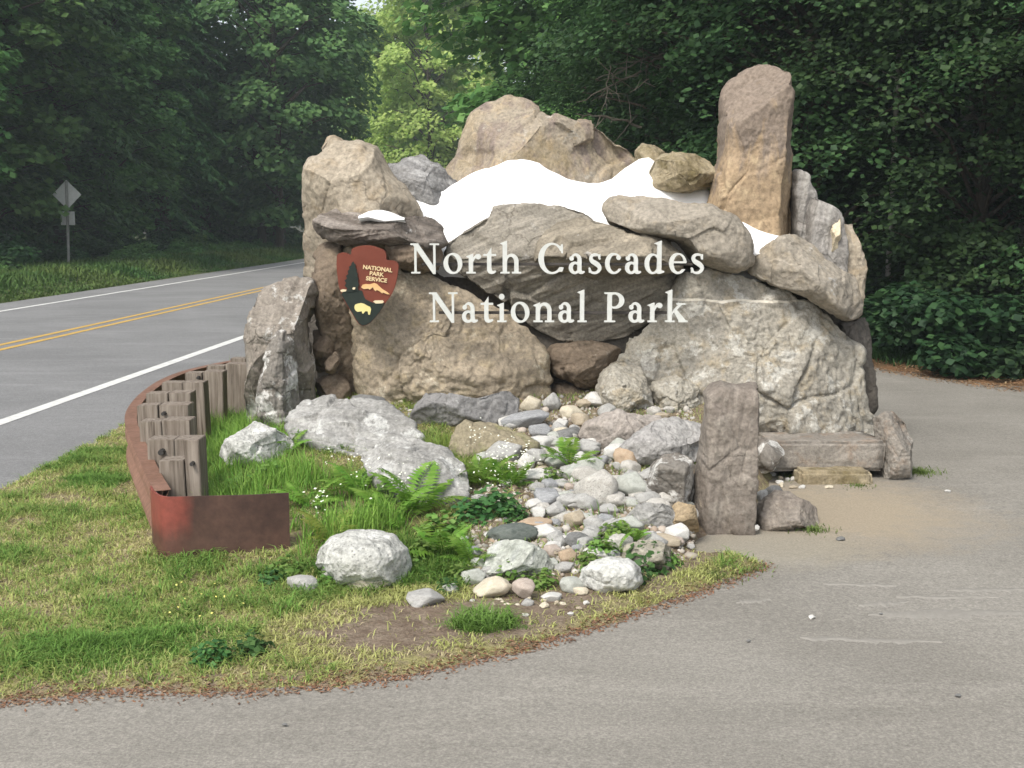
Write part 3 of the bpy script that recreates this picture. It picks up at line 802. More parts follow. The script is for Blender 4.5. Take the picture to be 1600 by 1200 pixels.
# --- bench slab, its step, and the corner boulder
mt_bench = rock_mat((0.21, 0.19, 0.165), (0.30, 0.275, 0.24), (0.24, 0.185, 0.14), (0.40, 0.385, 0.35), 0.15, 0.2, 0.1, seed=20)
def block(name, px0, px1, pyt, pyb, Y, depth, mat, rot=0, seed=0, rough=.03, z0=None, **kw):
    a, b = P(px0, pyb, Y), P(px1, pyt, Y)
    if z0 is not None: a[2] = z0
    me = bevel_box(b[0] - a[0], depth, b[2] - a[2], 0.02, rough, 11, seed)
    for p in me.polygons: p.use_smooth = True
    return link(name, me, mat, None, ((a[0] + b[0]) / 2, Y + depth / 2, (a[2] + b[2]) / 2), **kw)
bench = block('stone_bench', 1196, 1384, 690, 737, 8.72, 0.5, mt_bench, seed=3, label='long low stone slab seat at the foot of the grey boulder', cat='stone bench')
step = block('stone_step', 1250, 1366, 737, 757, 8.55, 0.35, mt_mossy, seed=4, z0=-0.05, label='thin mossy stone step below the slab seat', cat='stone step')
rock('boulder', [(1368, 655), (1382, 645), (1398, 646), (1420, 662), (1428, 690), (1422, 744), (1392, 752), (1376, 748), (1372, 700)], 8.62, 0.22, mt_bench, seed=30, facets=[(40, .7, 1.0), (180, .8, 1.2)], soft=1,
     label='angular grey boulder at the right end of the slab seat', cat='boulder')
rock('boulder', [(1180, 700), (1192, 686), (1216, 690), (1226, 706), (1216, 724), (1196, 736), (1180, 738)], 8.5, 0.16, mt_lich, seed=31, N=90, K=20, label='small rough stone at the left end of the slab seat', cat='boulder')

# --- standing stone in front
mt_stand = rock_mat((0.175, 0.148, 0.125), (0.25, 0.222, 0.19), (0.285, 0.258, 0.22), (0.33, 0.28, 0.22), 0.12, 0.35, 1.45, seed=22)
rock('standing_stone', [(1078, 836), (1084, 790), (1088, 740), (1092, 690), (1098, 640), (1100, 612), (1112, 600), (1128, 596), (1150, 599), (1182, 597), (1187, 606), (1186, 680), (1184, 760), (1180, 832), (1170, 842), (1100, 842)],
     7.14, 0.20, mt_stand, seed=33, facets=[(0, 0.9, 5.0), (180, 1.02, 1.6)], nfac=0, prof=8, N=220, K=44, fine=.008, amp=.03, soft=0, strata=.006, strata_rot=1.5, crack=.006, chip=.5,
     label='upright purplish brown stone post in front of the grey boulder', cat='standing stone')
rock('boulder', [(1180, 832), (1184, 800), (1196, 780), (1214, 771), (1238, 772), (1262, 784), (1278, 798), (1280, 826), (1262, 838), (1200, 838)], 7.2, 0.22, mt_stand, seed=34, facets=[(30, .8, 1.0), (90, .9, .8)], soft=1,
     label='jagged brown boulder on the sand beside the stone post', cat='boulder')

# ================================================================== ROCK GARDEN
gkw = dict(cat='rock')
mt_flat = rock_mat((0.25, 0.245, 0.23), (0.34, 0.335, 0.32), None, (0.46, 0.46, 0.44), 0.3, 0.55, -0.1, seed=40)
mt_dgrey = rock_mat((0.17, 0.165, 0.16), (0.25, 0.245, 0.24), None, (0.36, 0.36, 0.35), 0.1, 0.2, 0.4, seed=41)
mt_white = rock_mat((0.37, 0.37, 0.34), (0.50, 0.50, 0.47), (0.27, 0.27, 0.25), (0.60, 0.60, 0.57), 0.3, 0, seed=42, speck=0.5)
mt_green = rock_mat((0.33, 0.345, 0.30), (0.47, 0.48, 0.43), (0.22, 0.235, 0.205), (0.58, 0.59, 0.54), 0.25, 0.4, 0.9, seed=43)
def glie(name, outline, T, mat, seed, label, tilt=0.6, **kw):
    op = np.array(outline, float)
    low = op[np.argmax(op[:, 1])]
    b = on_mound(low[0], low[1] - 2)
    return rock(name, outline, b[1] - T * 0.5, T, mat, tilt=tilt, seed=seed, label=label, back=max(T, .12), soft=1, **{**gkw, **kw})
glie('boulder', [(440, 664), (456, 646), (470, 628), (500, 622), (536, 624), (580, 634), (612, 640), (640, 660), (664, 684), (640, 712), (600, 722), (540, 712), (490, 700), (450, 690)], 0.09, mt_flat, 50,
     'wide pale grey lichen ledge below the left upright stone', 2.0, chip=1.6, strata=.02, strata_rot=-.15, N=190, K=36)
glie('boulder', [(560, 706), (600, 690), (650, 694), (694, 706), (722, 724), (736, 752), (730, 790), (680, 800), (620, 780), (574, 744)], 0.10, mt_flat, 51,
     'grey slanting slab rising out of the ferns', 1.6, chip=1.5, strata=.02, strata_rot=-.2)
glie('boulder', [(342, 712), (356, 688), (376, 668), (396, 658), (414, 664), (444, 674), (458, 690), (448, 716), (410, 732), (360, 732)], 0.2, mt_white, 52,
     'wedge shaped pale rock in the grass by the guardrail', .4, facets=[(0, .6, 1.2), (120, .9, 1)])
glie('boulder', [(638, 660), (650, 632), (664, 612), (690, 612), (722, 620), (756, 626), (796, 612), (812, 622), (810, 650), (780, 668), (740, 662), (690, 672), (650, 672)], 0.2, mt_dgrey, 53,
     'dark grey angular rock against the tan boulder face', .4, facets=[(250, .8, 1.0)])
glie('boulder', [(700, 706), (712, 672), (734, 658), (770, 664), (812, 680), (846, 700), (840, 716), (770, 724), (712, 724)], 0.14, rock_mat((0.22, 0.19, 0.13), (0.28, 0.245, 0.17), seed=44, moss=(0.15, 0.17, 0.045)), 54,
     'flat mossy tan rock in the middle of the rock garden', 1.0)
glie('boulder', [(902, 694), (912, 664), (926, 648), (950, 650), (990, 646), (1030, 652), (1044, 668), (1010, 700), (960, 706), (914, 706)], 0.2, rock_mat((0.28, 0.245, 0.215), (0.36, 0.33, 0.30), seed=45), 55,
     'pinkish grey rock at the foot of the pale boulder', .5)
glie('boulder', [(960, 712), (984, 684), (1014, 664), (1060, 654), (1096, 662), (1100, 700), (1088, 724), (1040, 738), (990, 734)], 0.24, rock_mat((0.26, 0.25, 0.24), (0.36, 0.35, 0.335), None, (0.5, 0.49, 0.47), .2, seed=46), 56,
     'big grey rock left of the stone post', .5)
glie('boulder', [(1004, 782), (1010, 750), (1018, 726), (1038, 708), (1062, 706), (1084, 722), (1092, 760), (1084, 790), (1040, 796)], 0.2, mt_lich, 57, 'grey white mottled rock leaning by the stone post', .25, facets=[(-10, .7, 1.5)])
glie('boulder', [(494, 880), (500, 856), (518, 838), (546, 830), (584, 829), (616, 838), (636, 858), (640, 886), (630, 914), (580, 922), (520, 916)], 0.26, mt_white, 58, 'large rounded white speckled boulder by the rusty rail end', .2, N=200, K=44, prof=2.2, nfac=2, amp=.03)
glie('boulder', [(752, 890), (764, 860), (784, 846), (812, 842), (836, 850), (856, 866), (866, 884), (860, 902), (800, 906), (760, 902)], 0.2, mt_green, 59, 'greenish white veined boulder among the cobbles', .3)
glie('boulder', [(900, 912), (906, 890), (924, 876), (950, 870), (980, 872), (998, 886), (1004, 910), (990, 926), (930, 928)], 0.2, rock_mat((0.46, 0.46, 0.43), (0.58, 0.58, 0.55), (0.36, 0.36, 0.33), seed=47), 60, 'bright white boulder near the asphalt edge', .25, prof=2.4, nfac=1)
glie('boulder', [(970, 868), (978, 852), (1000, 842), (1030, 844), (1052, 858), (1066, 880), (1062, 896), (1020, 896), (980, 888)], 0.18, rock_mat((0.25, 0.23, 0.18), (0.33, 0.31, 0.26), seed=48), 61, 'brown grey boulder with a dark right side by the asphalt', .3, facets=[(0, .6, 1.6)])
glie('boulder', [(976, 812), (1000, 790), (1040, 790), (1060, 802), (1066, 826), (1030, 834), (984, 830)], 0.12, mt_flat, 62, 'low flat grey slab stepping down to the path', 1.0, strata=.01)
glie('boulder', [(1040, 820), (1046, 796), (1060, 784), (1084, 790), (1092, 830), (1064, 836)], 0.14, rock_mat((0.26, 0.18, 0.09), (0.33, 0.26, 0.17), seed=49), 63, 'orange brown rock at the left foot of the stone post', .3)

# river cobbles: six shared shapes, each stone set down on its own
def cobble_mesh(seed, sub=4, amp=.16):
    bm = bmesh.new()
    bmesh.ops.create_icosphere(bm, subdivisions=sub, radius=1)
    co = np.array([v.co[:] for v in bm.verts])
    r = np.random.default_rng(seed)
    d = 1 + amp * fbm(co * 0.9 + seed * 3.1, 3) + 0.04 * fbm(co * 4 + seed, 3)
    for _ in range(11):
        n = r.normal(size=3); n /= np.linalg.norm(n)
        h = r.uniform(.58, .92)
        k = co @ n * d
        d = np.where(k > h, d * (1 - 0.93 * (k - h) / k), d)
    co = co * d[:, None]
    co /= np.abs(co).max(0)
    for v, c_ in zip(bm.verts, co): v.co = c_
    for f in bm.faces: f.smooth = True
    me = bpy.data.meshes.new('cobble'); bm.to_mesh(me); bm.free()
    return me
cob = [cobble_mesh(i) for i in range(8)]
CM = {
 'cream': rock_mat((0.46, 0.41, 0.31), (0.56, 0.51, 0.41), per_object=True, seed=60, scale=3, bump_s=.3),
 'white': rock_mat((0.47, 0.46, 0.43), (0.58, 0.57, 0.54), (0.36, 0.36, 0.34), per_object=True, seed=61, scale=3, bump_s=.3),
 'grey': rock_mat((0.29, 0.285, 0.27), (0.40, 0.395, 0.375), None, (0.5, 0.5, 0.48), .1, per_object=True, seed=62, scale=3, bump_s=.35),
 'dgrey': rock_mat((0.13, 0.13, 0.125), (0.20, 0.20, 0.195), per_object=True, seed=63, scale=3, bump_s=.35),
 'slate': rock_mat((0.25, 0.255, 0.26), (0.37, 0.375, 0.38), None, None, 0, .6, .5, per_object=True, seed=64, scale=2, bump_s=.35),
 'tan': rock_mat((0.33, 0.28, 0.205), (0.42, 0.36, 0.275), per_object=True, seed=65, scale=3, bump_s=.3),
 'orange': rock_mat((0.36, 0.265, 0.18), (0.42, 0.33, 0.24), per_object=True, seed=66, scale=3, bump_s=.3),
 'green': rock_mat((0.32, 0.33, 0.295), (0.43, 0.44, 0.40), per_object=True, seed=67, scale=3, bump_s=.35),
 'dgreen': rock_mat((0.085, 0.10, 0.09), (0.14, 0.155, 0.14), per_object=True, seed=68, scale=3, bump_s=.3),
 'pink': rock_mat((0.33, 0.275, 0.235), (0.42, 0.36, 0.31), per_object=True, seed=69, scale=3, bump_s=.3),
 'spot': rock_mat((0.40, 0.38, 0.34), (0.54, 0.52, 0.48), (0.24, 0.23, 0.215), per_object=True, seed=70, scale=2.5, speck=.6, bump_s=.4),
}
def cobble(px, py, rx, ry, kind, label, seed, tiltdeg=0, group=None, shape=None, name='cobble'):
    b = on_mound(px, py + ry * 0.75)
    Y = b[1]
    s = Y / FPX / math.cos(TH)
    sx, sz = rx * s * 1.04, ry * s * 1.12
    sy = max(sz, (sx + sz) / 2) * 0.95
    r = random.Random(seed)
    o = link(name, cob[(seed if shape is None else shape) % 8], CM[kind], None, None, label=label, cat=name, group=group)
    c = P(px, py, Y + sy * 0.35)
    if name == 'pebble' and px > 1150: c = G(px, py) + np.array([0, 0, sz * .6])
    o.location = c
    o.scale = (sx, sy, sz)
    o.rotation_euler = (r.uniform(-.15, .15), math.radians(tiltdeg) + r.uniform(-.06, .06), r.choice([0, PI]) + r.uniform(-.3, .3))
    return o
COB = [
 (575, 632, 30, 15, 'dgrey', 'low dark grey stone at the foot of the tan boulder face, left'),
 (832, 632, 19, 14, 'cream', 'round cream cobble against the dark recess of the monument'),
 (860, 630, 17, 15, 'grey', 'grey cobble right of the round cream cobble at the monument foot'),
 (793, 641, 18, 22, 'tan', 'upright beige stone at the right end of the dark grey angular rock'),
 (822, 658, 40, 14, 'slate', 'long blue grey banded stone below the round cream cobble', -12),
 (846, 672, 20, 14, 'slate', 'small blue grey cobble under the long banded stone'),
 (893, 646, 19, 12, 'cream', 'oval cream cobble left of the pinkish grey rock, upper one'),
 (876, 664, 13, 11, 'white', 'small white cobble below the oval cream cobble'),
 (906, 657, 15, 12, 'tan', 'small tan cobble touching the pinkish grey rock'),
 (888, 681, 30, 13, 'dgrey', 'dark grey flat stone between pale cobbles above the fern'),
 (932, 626, 22, 13, 'white', 'pale cobble beneath the chock stone of the monument'),
 (950, 642, 16, 11, 'grey', 'small grey cobble left of the pale boulder corner'),
 (912, 632, 12, 8, 'tan', 'little tan pebble beneath the chock stone'),
 (882, 695, 30, 14, 'green', 'grey green smooth cobble behind the bright fern'),
 (982, 718, 25, 20, 'orange', 'round orange tan cobble in front of the big grey rock'),
 (786, 708, 33, 20, 'grey', 'angular grey stone below the flat mossy rock'),
 (838, 714, 17, 13, 'grey', 'half grey cobble right of the angular grey stone'),
 (824, 722, 17, 14, 'white', 'white cobble tucked beside the half grey cobble'),
 (868, 722, 20, 14, 'green', 'pale greenish cobble left of the bright fern'),
 (836, 743, 36, 10, 'white', 'flat white stone behind the white flowers'),
 (926, 706, 12, 9, 'grey', 'small grey pebble left of the round orange cobble'),
 (925, 728, 24, 18, 'green', 'pale green lichened cobble above the big speckled round stone'),
 (930, 768, 36, 31, 'spot', 'big round white stone speckled with black'),
 (988, 760, 27, 24, 'green', 'grey green blocky stone right of the big speckled round stone'),
 (986, 784, 22, 8, 'grey', 'thin grey slab under the grey green blocky stone'),
 (856, 778, 32, 15, 'slate', 'blue white wedge shaped cobble left of the big speckled stone', 14),
 (866, 798, 19, 14, 'grey', 'grey brown cobble below the blue white wedge'),
 (896, 811, 20, 14, 'tan', 'smooth tan oval cobble in the dry stream'),
 (890, 763, 9, 8, 'pink', 'small reddish pebble left of the big speckled stone'),
 (832, 820, 32, 13, 'orange', 'peach coloured cobble above the dark green stone'),
 (802, 834, 42, 16, 'dgreen', 'long dark green stone beside a white cobble', -8),
 (850, 832, 27, 14, 'white', 'white cobble with a dark underside right of the dark green stone', 6),
 (900, 846, 20, 13, 'dgrey', 'dark grey angular cobble in the dry stream'),
 (874, 848, 14, 10, 'grey', 'small mauve grey cobble left of the dark grey angular one'),
 (765, 836, 12, 6, 'white', 'small flat white pebble at the tip of the dark green stone'),
 (1028, 846, 44, 10, 'tan', 'flat tan stone lying along the path edge'),
 (1058, 848, 12, 9, 'pink', 'reddish brown chip at the path edge by the flat tan stone'),
 (888, 868, 16, 15, 'orange', 'orange brown cobble right of the greenish white boulder'),
 (864, 862, 16, 11, 'pink', 'pinkish cobble behind the orange brown one'),
 (882, 886, 17, 9, 'grey', 'grey pebble below the orange brown cobble'),
 (960, 826, 26, 12, 'grey', 'grey flat cobble left of the low flat slab'),
 (962, 848, 18, 12, 'white', 'white cobble hidden in the leaves above the bright white boulder'),
 (920, 862, 12, 10, 'white', 'pale cobble in the leaves left of the brown grey boulder'),
 (738, 862, 14, 10, 'slate', 'bluish cobble in the grass left of the greenish white boulder'),
 (724, 846, 10, 8, 'white', 'small white cobble left of the bluish cobble'),
 (742, 900, 22, 16, 'green', 'greenish cobble in the grass below the bluish cobble'),
 (576, 906, 40, 20, 'cream', 'cream stone in front of the large speckled boulder'),
 (512, 900, 11, 9, 'green', 'small pale stone left of the cream stone'),
 (472, 914, 26, 15, 'grey', 'lone grey stone beneath the rusty rail end'),
 (660, 936, 36, 13, 'grey', 'flat grey white stone at the edge of the bare soil'),
 (766, 920, 35, 17, 'cream', 'smooth cream cobble at the edge of the bare soil', -14),
 (702, 920, 14, 9, 'green', 'small pale green stone right of the flat grey white stone'),
 (820, 922, 20, 17, 'pink', 'brownish pink cobble right of the smooth cream cobble'),
 (860, 933, 19, 9, 'white', 'flat white cobble at the edge of the bare soil'),
 (894, 915, 20, 14, 'green', 'pale cobble left under the bright white boulder'),
 (944, 912, 26, 15, 'white', 'pale stone at the foot of the bright white boulder'),
 (907, 924, 13, 7, 'cream', 'small cream pebble under the bright white boulder'),
 (826, 942, 12, 7, 'grey', 'grey pebble in the soil below the brownish pink cobble'),
 (850, 947, 9, 6, 'cream', 'cream pebble in the soil below the flat white cobble'),
 (1208, 770, 16, 12, 'dgrey', 'dark cobble wedged between stone post and jagged brown boulder'),
 (1192, 778, 10, 12, 'grey', 'pale cobble wedged against the stone post'),
 (1182, 824, 6, 6, 'white', 'tiny white stone at the right foot of the stone post'),
]
for i, c_ in enumerate(COB):
    cobble(*c_[:6], seed=i * 3 + 1, tiltdeg=c_[6] if len(c_) > 6 else 0)
rr = random.Random(5)
fill = []
for k in range(700):
    px, py = rr.uniform(740, 1080), rr.uniform(640, 945)
    if py > 880 + (1000 - px) * 0.10 or (px < 830 and 730 < py < 880 and rr.random() < .9): continue
    fill.append((px, py))
for i, (px, py) in enumerate(fill[:150]):
    s_ = rr.uniform(4.5, 13)
    kd_ = rr.choice(['cream', 'white', 'white', 'grey', 'grey', 'grey', 'spot', 'spot', 'slate', 'tan', 'green'])
    cobble(px, py, s_ * rr.uniform(1, 1.4), s_ * .8, kd_,
           'small %s pebble filling a gap in the %s of the rock garden' % ({'slate': 'blue grey', 'spot': 'speckled', 'green': 'greenish grey', 'pink': 'pinkish grey'}.get(kd_, kd_), 'upper part' if py < 720 else 'middle' if py < 830 else 'lower part'), 200 + i, group='small pebbles between the rocks')
for i in range(64):
    px, py = rr.uniform(820, 1065), rr.uniform(676, 850)
    if px < 850 and py > 730: continue
    s_ = rr.uniform(12, 20); kd_ = rr.choice(['white', 'grey', 'grey', 'spot', 'spot', 'green'])
    cobble(px, py, s_ * rr.uniform(1, 1.35), s_ * .75, kd_, 'medium %s angular cobble packed in the %s of the dry stone bed' % ({'spot': 'speckled', 'green': 'pale greenish'}.get(kd_, kd_), 'upper part' if py < 740 else 'lower part'), 700 + i, group='medium angular cobbles')
# gravel between them, too many to count
gm = cob[0]
bm = bmesh.new(); bmesh.ops.create_icosphere(bm, subdivisions=1, radius=1)
iv = np.array([v.co[:] for v in bm.verts]); fi = np.array([[v.index for v in f.verts] for f in bm.faces]); bm.free()
rg = np.random.default_rng(31); pts = []
while len(pts) < 3400:
    px, py = rg.uniform(560, 1085), rg.uniform(612, 950)
    if py > 885 + (1000 - px) * 0.12 or (px < 730 and py > 650): continue
    pts.append(on_mound(px, py))
pts = np.array(pts); ng = len(pts)
sc_ = rg.uniform(.006, .022, (ng, 1, 1)) * rg.uniform(.6, 1.2, (ng, 1, 3))
V = (pts[:, None] + (iv[None] + rg.normal(0, .12, (ng, len(iv), 3))) * sc_).reshape(-1, 3)
F = (np.arange(ng)[:, None, None] * len(iv) + fi[None]).reshape(-1, 3)
m_gravel = leaf_mat('gravel_mix', [(.22, .21, .19), (.42, .39, .33), (.30, .27, .22), (.50, .48, .44), (.33, .25, .17), (.27, .27, .26)], 0.0, 0.0, .9)
bm = bmesh.new(); bmesh.ops.create_icosphere(bm, subdivisions=2, radius=1)
iv2 = np.array([v.co[:] for v in bm.verts]); fi2 = np.array([[v.index for v in f.verts] for f in bm.faces]); bm.free()
big = np.array([on_mound(px, py) for px, py in fill[150:340]])
A_ = Acc()
A_.add(V, F)
for b in big:
    k_ = rg.uniform(.018, .036) * rg.uniform(.75, 1.25, 3) * np.array([1, 1, .75])
    A_.add(b + np.array([0, 0, k_[2] * .3]) + iv2 * (1 + .16 * fbm(iv2 * 1.1 + b * 9, 2))[:, None] * k_, fi2)
V, F = np.concatenate(A_.v), np.concatenate(A_.t)
link('gravel', mesh_np('gravel', V, F, True), m_gravel, kind='stuff', label='fine mixed gravel between the cobbles of the rock garden')
for i in range(34):
    px, py = rr.uniform(520, 700), rr.uniform(612, 640)
    if rr.random() < .5: px, py = rr.uniform(735, 920), rr.uniform(932, 962)
    cobble(px, py, rr.uniform(3, 7), rr.uniform(2.4, 4.5), rr.choice(['cream', 'white', 'tan']), 'tiny pale pebble lying on bare soil', 500 + i, group='tiny pebbles on bare soil', name='pebble')
for i in range(12):
    px, py = rr.uniform(1200, 1300), rr.uniform(742, 764)
    cobble(px, py, rr.uniform(4, 8), rr.uniform(3, 5), rr.choice(['cream', 'tan', 'white']), 'tiny pale pebble on the sand below the slab seat', 560 + i, group='tiny pebbles by the slab seat', name='pebble')
for px, py, a, k, lb in [(1268, 968, 7, 'white', 'small white stone chip on the open asphalt'), (1314, 845, 8, 'dgrey', 'small dark stone on the sandy ground right of the post'),
                         (1496, 1091, 6, 'dgrey', 'tiny dark stone on the asphalt, lower right'), (1376, 963, 4, 'dgrey', 'dark speck of gravel beside the white chip'),
                         (1170, 1005, 4, 'dgrey', 'dark gravel speck left of the white chip'), (445, 1137, 5, 'dgrey', 'dark gravel speck near the lower left asphalt edge'), (1480, 770, 6, 'white', 'small white chip on the asphalt beyond the sand')]:
    d = G(px, py)
    o = link('gravel_stone', cob[px % 8], CM[k], None, (d[0], d[1], 0.012), label=lb, cat='stone')
    w = a * d[1] / FPX
    o.scale = (w, w * .8, w * .5)

# ================================================================== GUARDRAIL
m_rust, nt, out = newmat('rusty_steel')
v = coords(nt)
n1 = noise(nt, v, 3, 5, .6); n2 = noise(nt, v, 24, 6, .7)
c = mix(nt, ramp(nt, n1, [(.35, 0), (.65, 1)]), (0.16, 0.085, 0.055), (0.215, 0.12, 0.085))
c = mix(nt, .6, c, ramp(nt, n2, [(.3, .55), (.7, 1.35)]), 'MULTIPLY')
principled(nt, out, c, .7, bump(nt, n2, .2, .004), .3)
m_rust2, nt, out = newmat('rusty_end_plate')
v = coords(nt)
n1 = noise(nt, v, 4, 5, .6); n2 = noise(nt, v, 24, 6, .7); vs = mapping(nt, v, (0, 0, 0), (14, 14, 1.5)); n4 = noise(nt, vs, 1.5, 4, .6)
sp = nd(nt, 'ShaderNodeSeparateXYZ'); nt.links.new(nd(nt, 'ShaderNodeTexCoord').outputs['Object'], sp.inputs[0])
c = mix(nt, ramp(nt, n1, [(.35, 0), (.65, 1)]), (0.045, 0.024, 0.019), (0.085, 0.046, 0.034))
# an old patch of red paint on the upper left of the plate
px_ = math_n(nt, 'ADD', sp.outputs['X'], math_n(nt, 'MULTIPLY', math_n(nt, 'SUBTRACT', n1, .5), .12))
pz_ = math_n(nt, 'ADD', sp.outputs['Z'], math_n(nt, 'MULTIPLY', math_n(nt, 'SUBTRACT', n4, .5), .12))
msk = math_n(nt, 'MULTIPLY', ramp(nt, px_, [(0.22, 1), (0.30, 0)]), ramp(nt, pz_, [(0.17, .15), (0.27, 1)]))
c = mix(nt, msk, c, (0.21, 0.055, 0.04))
c = mix(nt, .6, c, ramp(nt, n2, [(.3, .6), (.7, 1.3)]), 'MULTIPLY')
principled(nt, out, c, .55, bump(nt, n2, .15, .004), .35)
m_post = rock_mat((0.21, 0.165, 0.125), (0.30, 0.245, 0.19), None, None, 0, .0, seed=80)
m_wood, nt, out = newmat('weathered_wood')
v = mapping(nt, coords(nt, 0, True), (0, 0, 0), (22, 22, 1.2))
n1 = noise(nt, v, 1.6, 6, .65, .3); n2 = noise(nt, coords(nt, 0, True), 6, 4, .6)
c = ramp(nt, n1, [(.30, (0.075, 0.058, 0.045)), (.45, (0.175, 0.147, 0.12)), (.68, (0.29, 0.25, 0.21))])
c = mix(nt, ramp(nt, n2, [(.5, 0), (.7, .4)]), c, (0.16, 0.125, 0.10))
principled(nt, out, c, .9, bump(nt, n1, .5, .012), .15)
rail = empty('guardrail', (-2.1, 7.0, 0), label='curved rusty steel guardrail on short wooden posts at the left of the monument', cat='guardrail')
ZT = 0.42
path = [G(px, py, ZT) for px, py in [(255, 767), (242, 745), (231, 722), (220, 698), (211, 678), (205, 660), (206, 645), (214, 630), (230, 613), (256, 595), (290, 581), (330, 571), (370, 563), (398, 558)]]
path = np.array(path)[:, :2]
far = path[-1] + np.array([[0.25, 1.4], [0.42, 3.2], [.6, 6.0]])
path = np.vstack([path, far])
def cat_rom(p, n=8):
    p = np.asarray(p, float); q = np.vstack([2 * p[0] - p[1], p, 2 * p[-1] - p[-2]])
    outp = []
    for i in range(1, len(q) - 2):
        for t in np.linspace(0, 1, n, endpoint=False):
            a, b, c_, d = q[i - 1], q[i], q[i + 1], q[i + 2]
            outp.append(.5 * ((2 * b) + (-a + c_) * t + (2 * a - 5 * b + 4 * c_ - d) * t * t + (-a + 3 * b - 3 * c_ + d) * t ** 3))
    outp.append(p[-1])
    return np.array(outp)
pth = cat_rom(path)
tan_ = np.gradient(pth, axis=0); tan_ /= np.linalg.norm(tan_, axis=1, keepdims=True)
nor = np.stack([-tan_[:, 1], tan_[:, 0]], -1)            # away from the posts (to the road)
prof = []                                                  # W section: (height, outward)
for k in range(17):
    t = k / 16
    prof.append((ZT - 0.35 * t, 0.045 * (0.5 - 0.5 * math.cos(4 * PI * t)) + 0.0))
pr_out = [(z, d + .012) for z, d in prof]
pr_in = [(z, d) for z, d in prof][::-1]
loop = [(ZT + .004, .075)] + [(z, d + .03) for z, d in prof] + [(z, d) for z, d in prof][::-1] + [(ZT + .004, -.012)]
lp = np.array(loop); lp[:, 1] -= .03
V = np.zeros((len(pth), len(lp), 3))
V[:, :, 0] = pth[:, None, 0] + nor[:, None, 0] * lp[None, :, 1]
V[:, :, 1] = pth[:, None, 1] + nor[:, None, 1] * lp[None, :, 1]
V[:, :, 2] = lp[None, :, 0]
M_, N_ = V.shape[:2]
idx = np.arange(M_ * N_).reshape(M_, N_); nx_ = np.roll(idx, -1, 1)
F = np.stack([idx[:-1], nx_[:-1], nx_[1:], idx[1:]], -1).reshape(-1, 4)
ro = Vector(rail.location)
V = V.reshape(-1, 3) - np.array(ro)
o = link('rail_beam', mesh_np('rail_beam', V, [F, np.array([list(idx[0][[0, 1, -1]])[::-1]])], False), m_rust, rail)
# flared end plate
_p0 = pth[0] + nor[0] * .052
ep = cat_rom([_p0 + tan_[0] * .16, _p0 + tan_[0] * .02, G(262, 772, ZT)[:2] + np.array([.0, -.045]), G(320, 770, ZT)[:2] + np.array([0, -.05]), G(385, 771, ZT)[:2] + np.array([0, .0]), G(448, 771, ZT)[:2] + np.array([0, .06])], 7)
en = np.gradient(ep, axis=0); en /= np.linalg.norm(en, axis=1, keepdims=True); en = np.stack([-en[:, 1], en[:, 0]], -1)
hz = [0.035, 0.13, 0.225, 0.32, ZT]
e0 = ep[0]
Vv = []
for side in (0, 1):
    for z in hz:
        for i, p in enumerate(ep):
            q_ = p + en[i] * 0.012 * side
            zz = z - (0.012 * (i / len(ep)) if z == ZT else 0) - (.012 * i / len(ep) if z == hz[0] else 0)
            Vv.append((q_[0], q_[1], zz))
n_, m_ = len(ep), len(hz)
F = []
for side in (0, 1):
    for j in range(m_ - 1):
        for i in range(n_ - 1):
            a = side * n_ * m_ + j * n_ + i
            f = [a, a + 1, a + n_ + 1, a + n_]
            F.append(f if side == 0 else f[::-1])
o2 = n_ * m_
for i in range(n_ - 1):
    F.append([i + 1, i, o2 + i, o2 + i + 1]); b_ = (m_ - 1) * n_ + i; F.append([b_, b_ + 1, o2 + b_ + 1, o2 + b_])
for j in range(m_ - 1):
    a = j * n_; F.append([a, a + n_, o2 + a + n_, o2 + a]); a = j * n_ + n_ - 1; F.append([a + n_, a, o2 + a, o2 + a + n_])
Vv = np.array(Vv) - np.array([e0[0], e0[1], 0])
o = link('end_plate', mesh_np('end_plate', Vv, np.array(F), True), m_rust2, rail, (e0[0] - ro.x, e0[1] - ro.y, 0), label='flared rusty end plate with a red patch')
md = o.modifiers.new('edge', 'EDGE_SPLIT'); md.split_angle = math.radians(50)
m_bolt = simple_mat('dark_bolt', (0.02, 0.02, 0.02), (0.05, 0.045, 0.04), 20, .5, .4)
def wpart(nm, px0, px1, pyt, Y, dep, bot=-0.1, seed=0, tilt=0):
    a, b = P(px0, pyt, Y), P(px1, pyt, Y)
    me = bevel_box(b[0] - a[0], dep, a[2] - bot, .004, .0, 0, seed)
    o = link(nm, me, m_wood, rail, Vector(((a[0] + b[0]) / 2, Y + dep / 2, (a[2] + bot) / 2)) - ro)
    o.rotation_euler = (0, tilt, 0)
    return o
def bolt(px, py, Y, r=.018, parent=None):
    bm = bmesh.new(); bmesh.ops.create_cone(bm, cap_ends=True, segments=8, radius1=r, radius2=r * .8, depth=.06)
    me = bpy.data.meshes.new('bolt'); bm.to_mesh(me); bm.free()
    o = link('bolt', me, m_bolt, parent or rail, Vector(P(px, py, Y)) - ro); o.rotation_euler = (PI / 2, 0, 0)
    return o
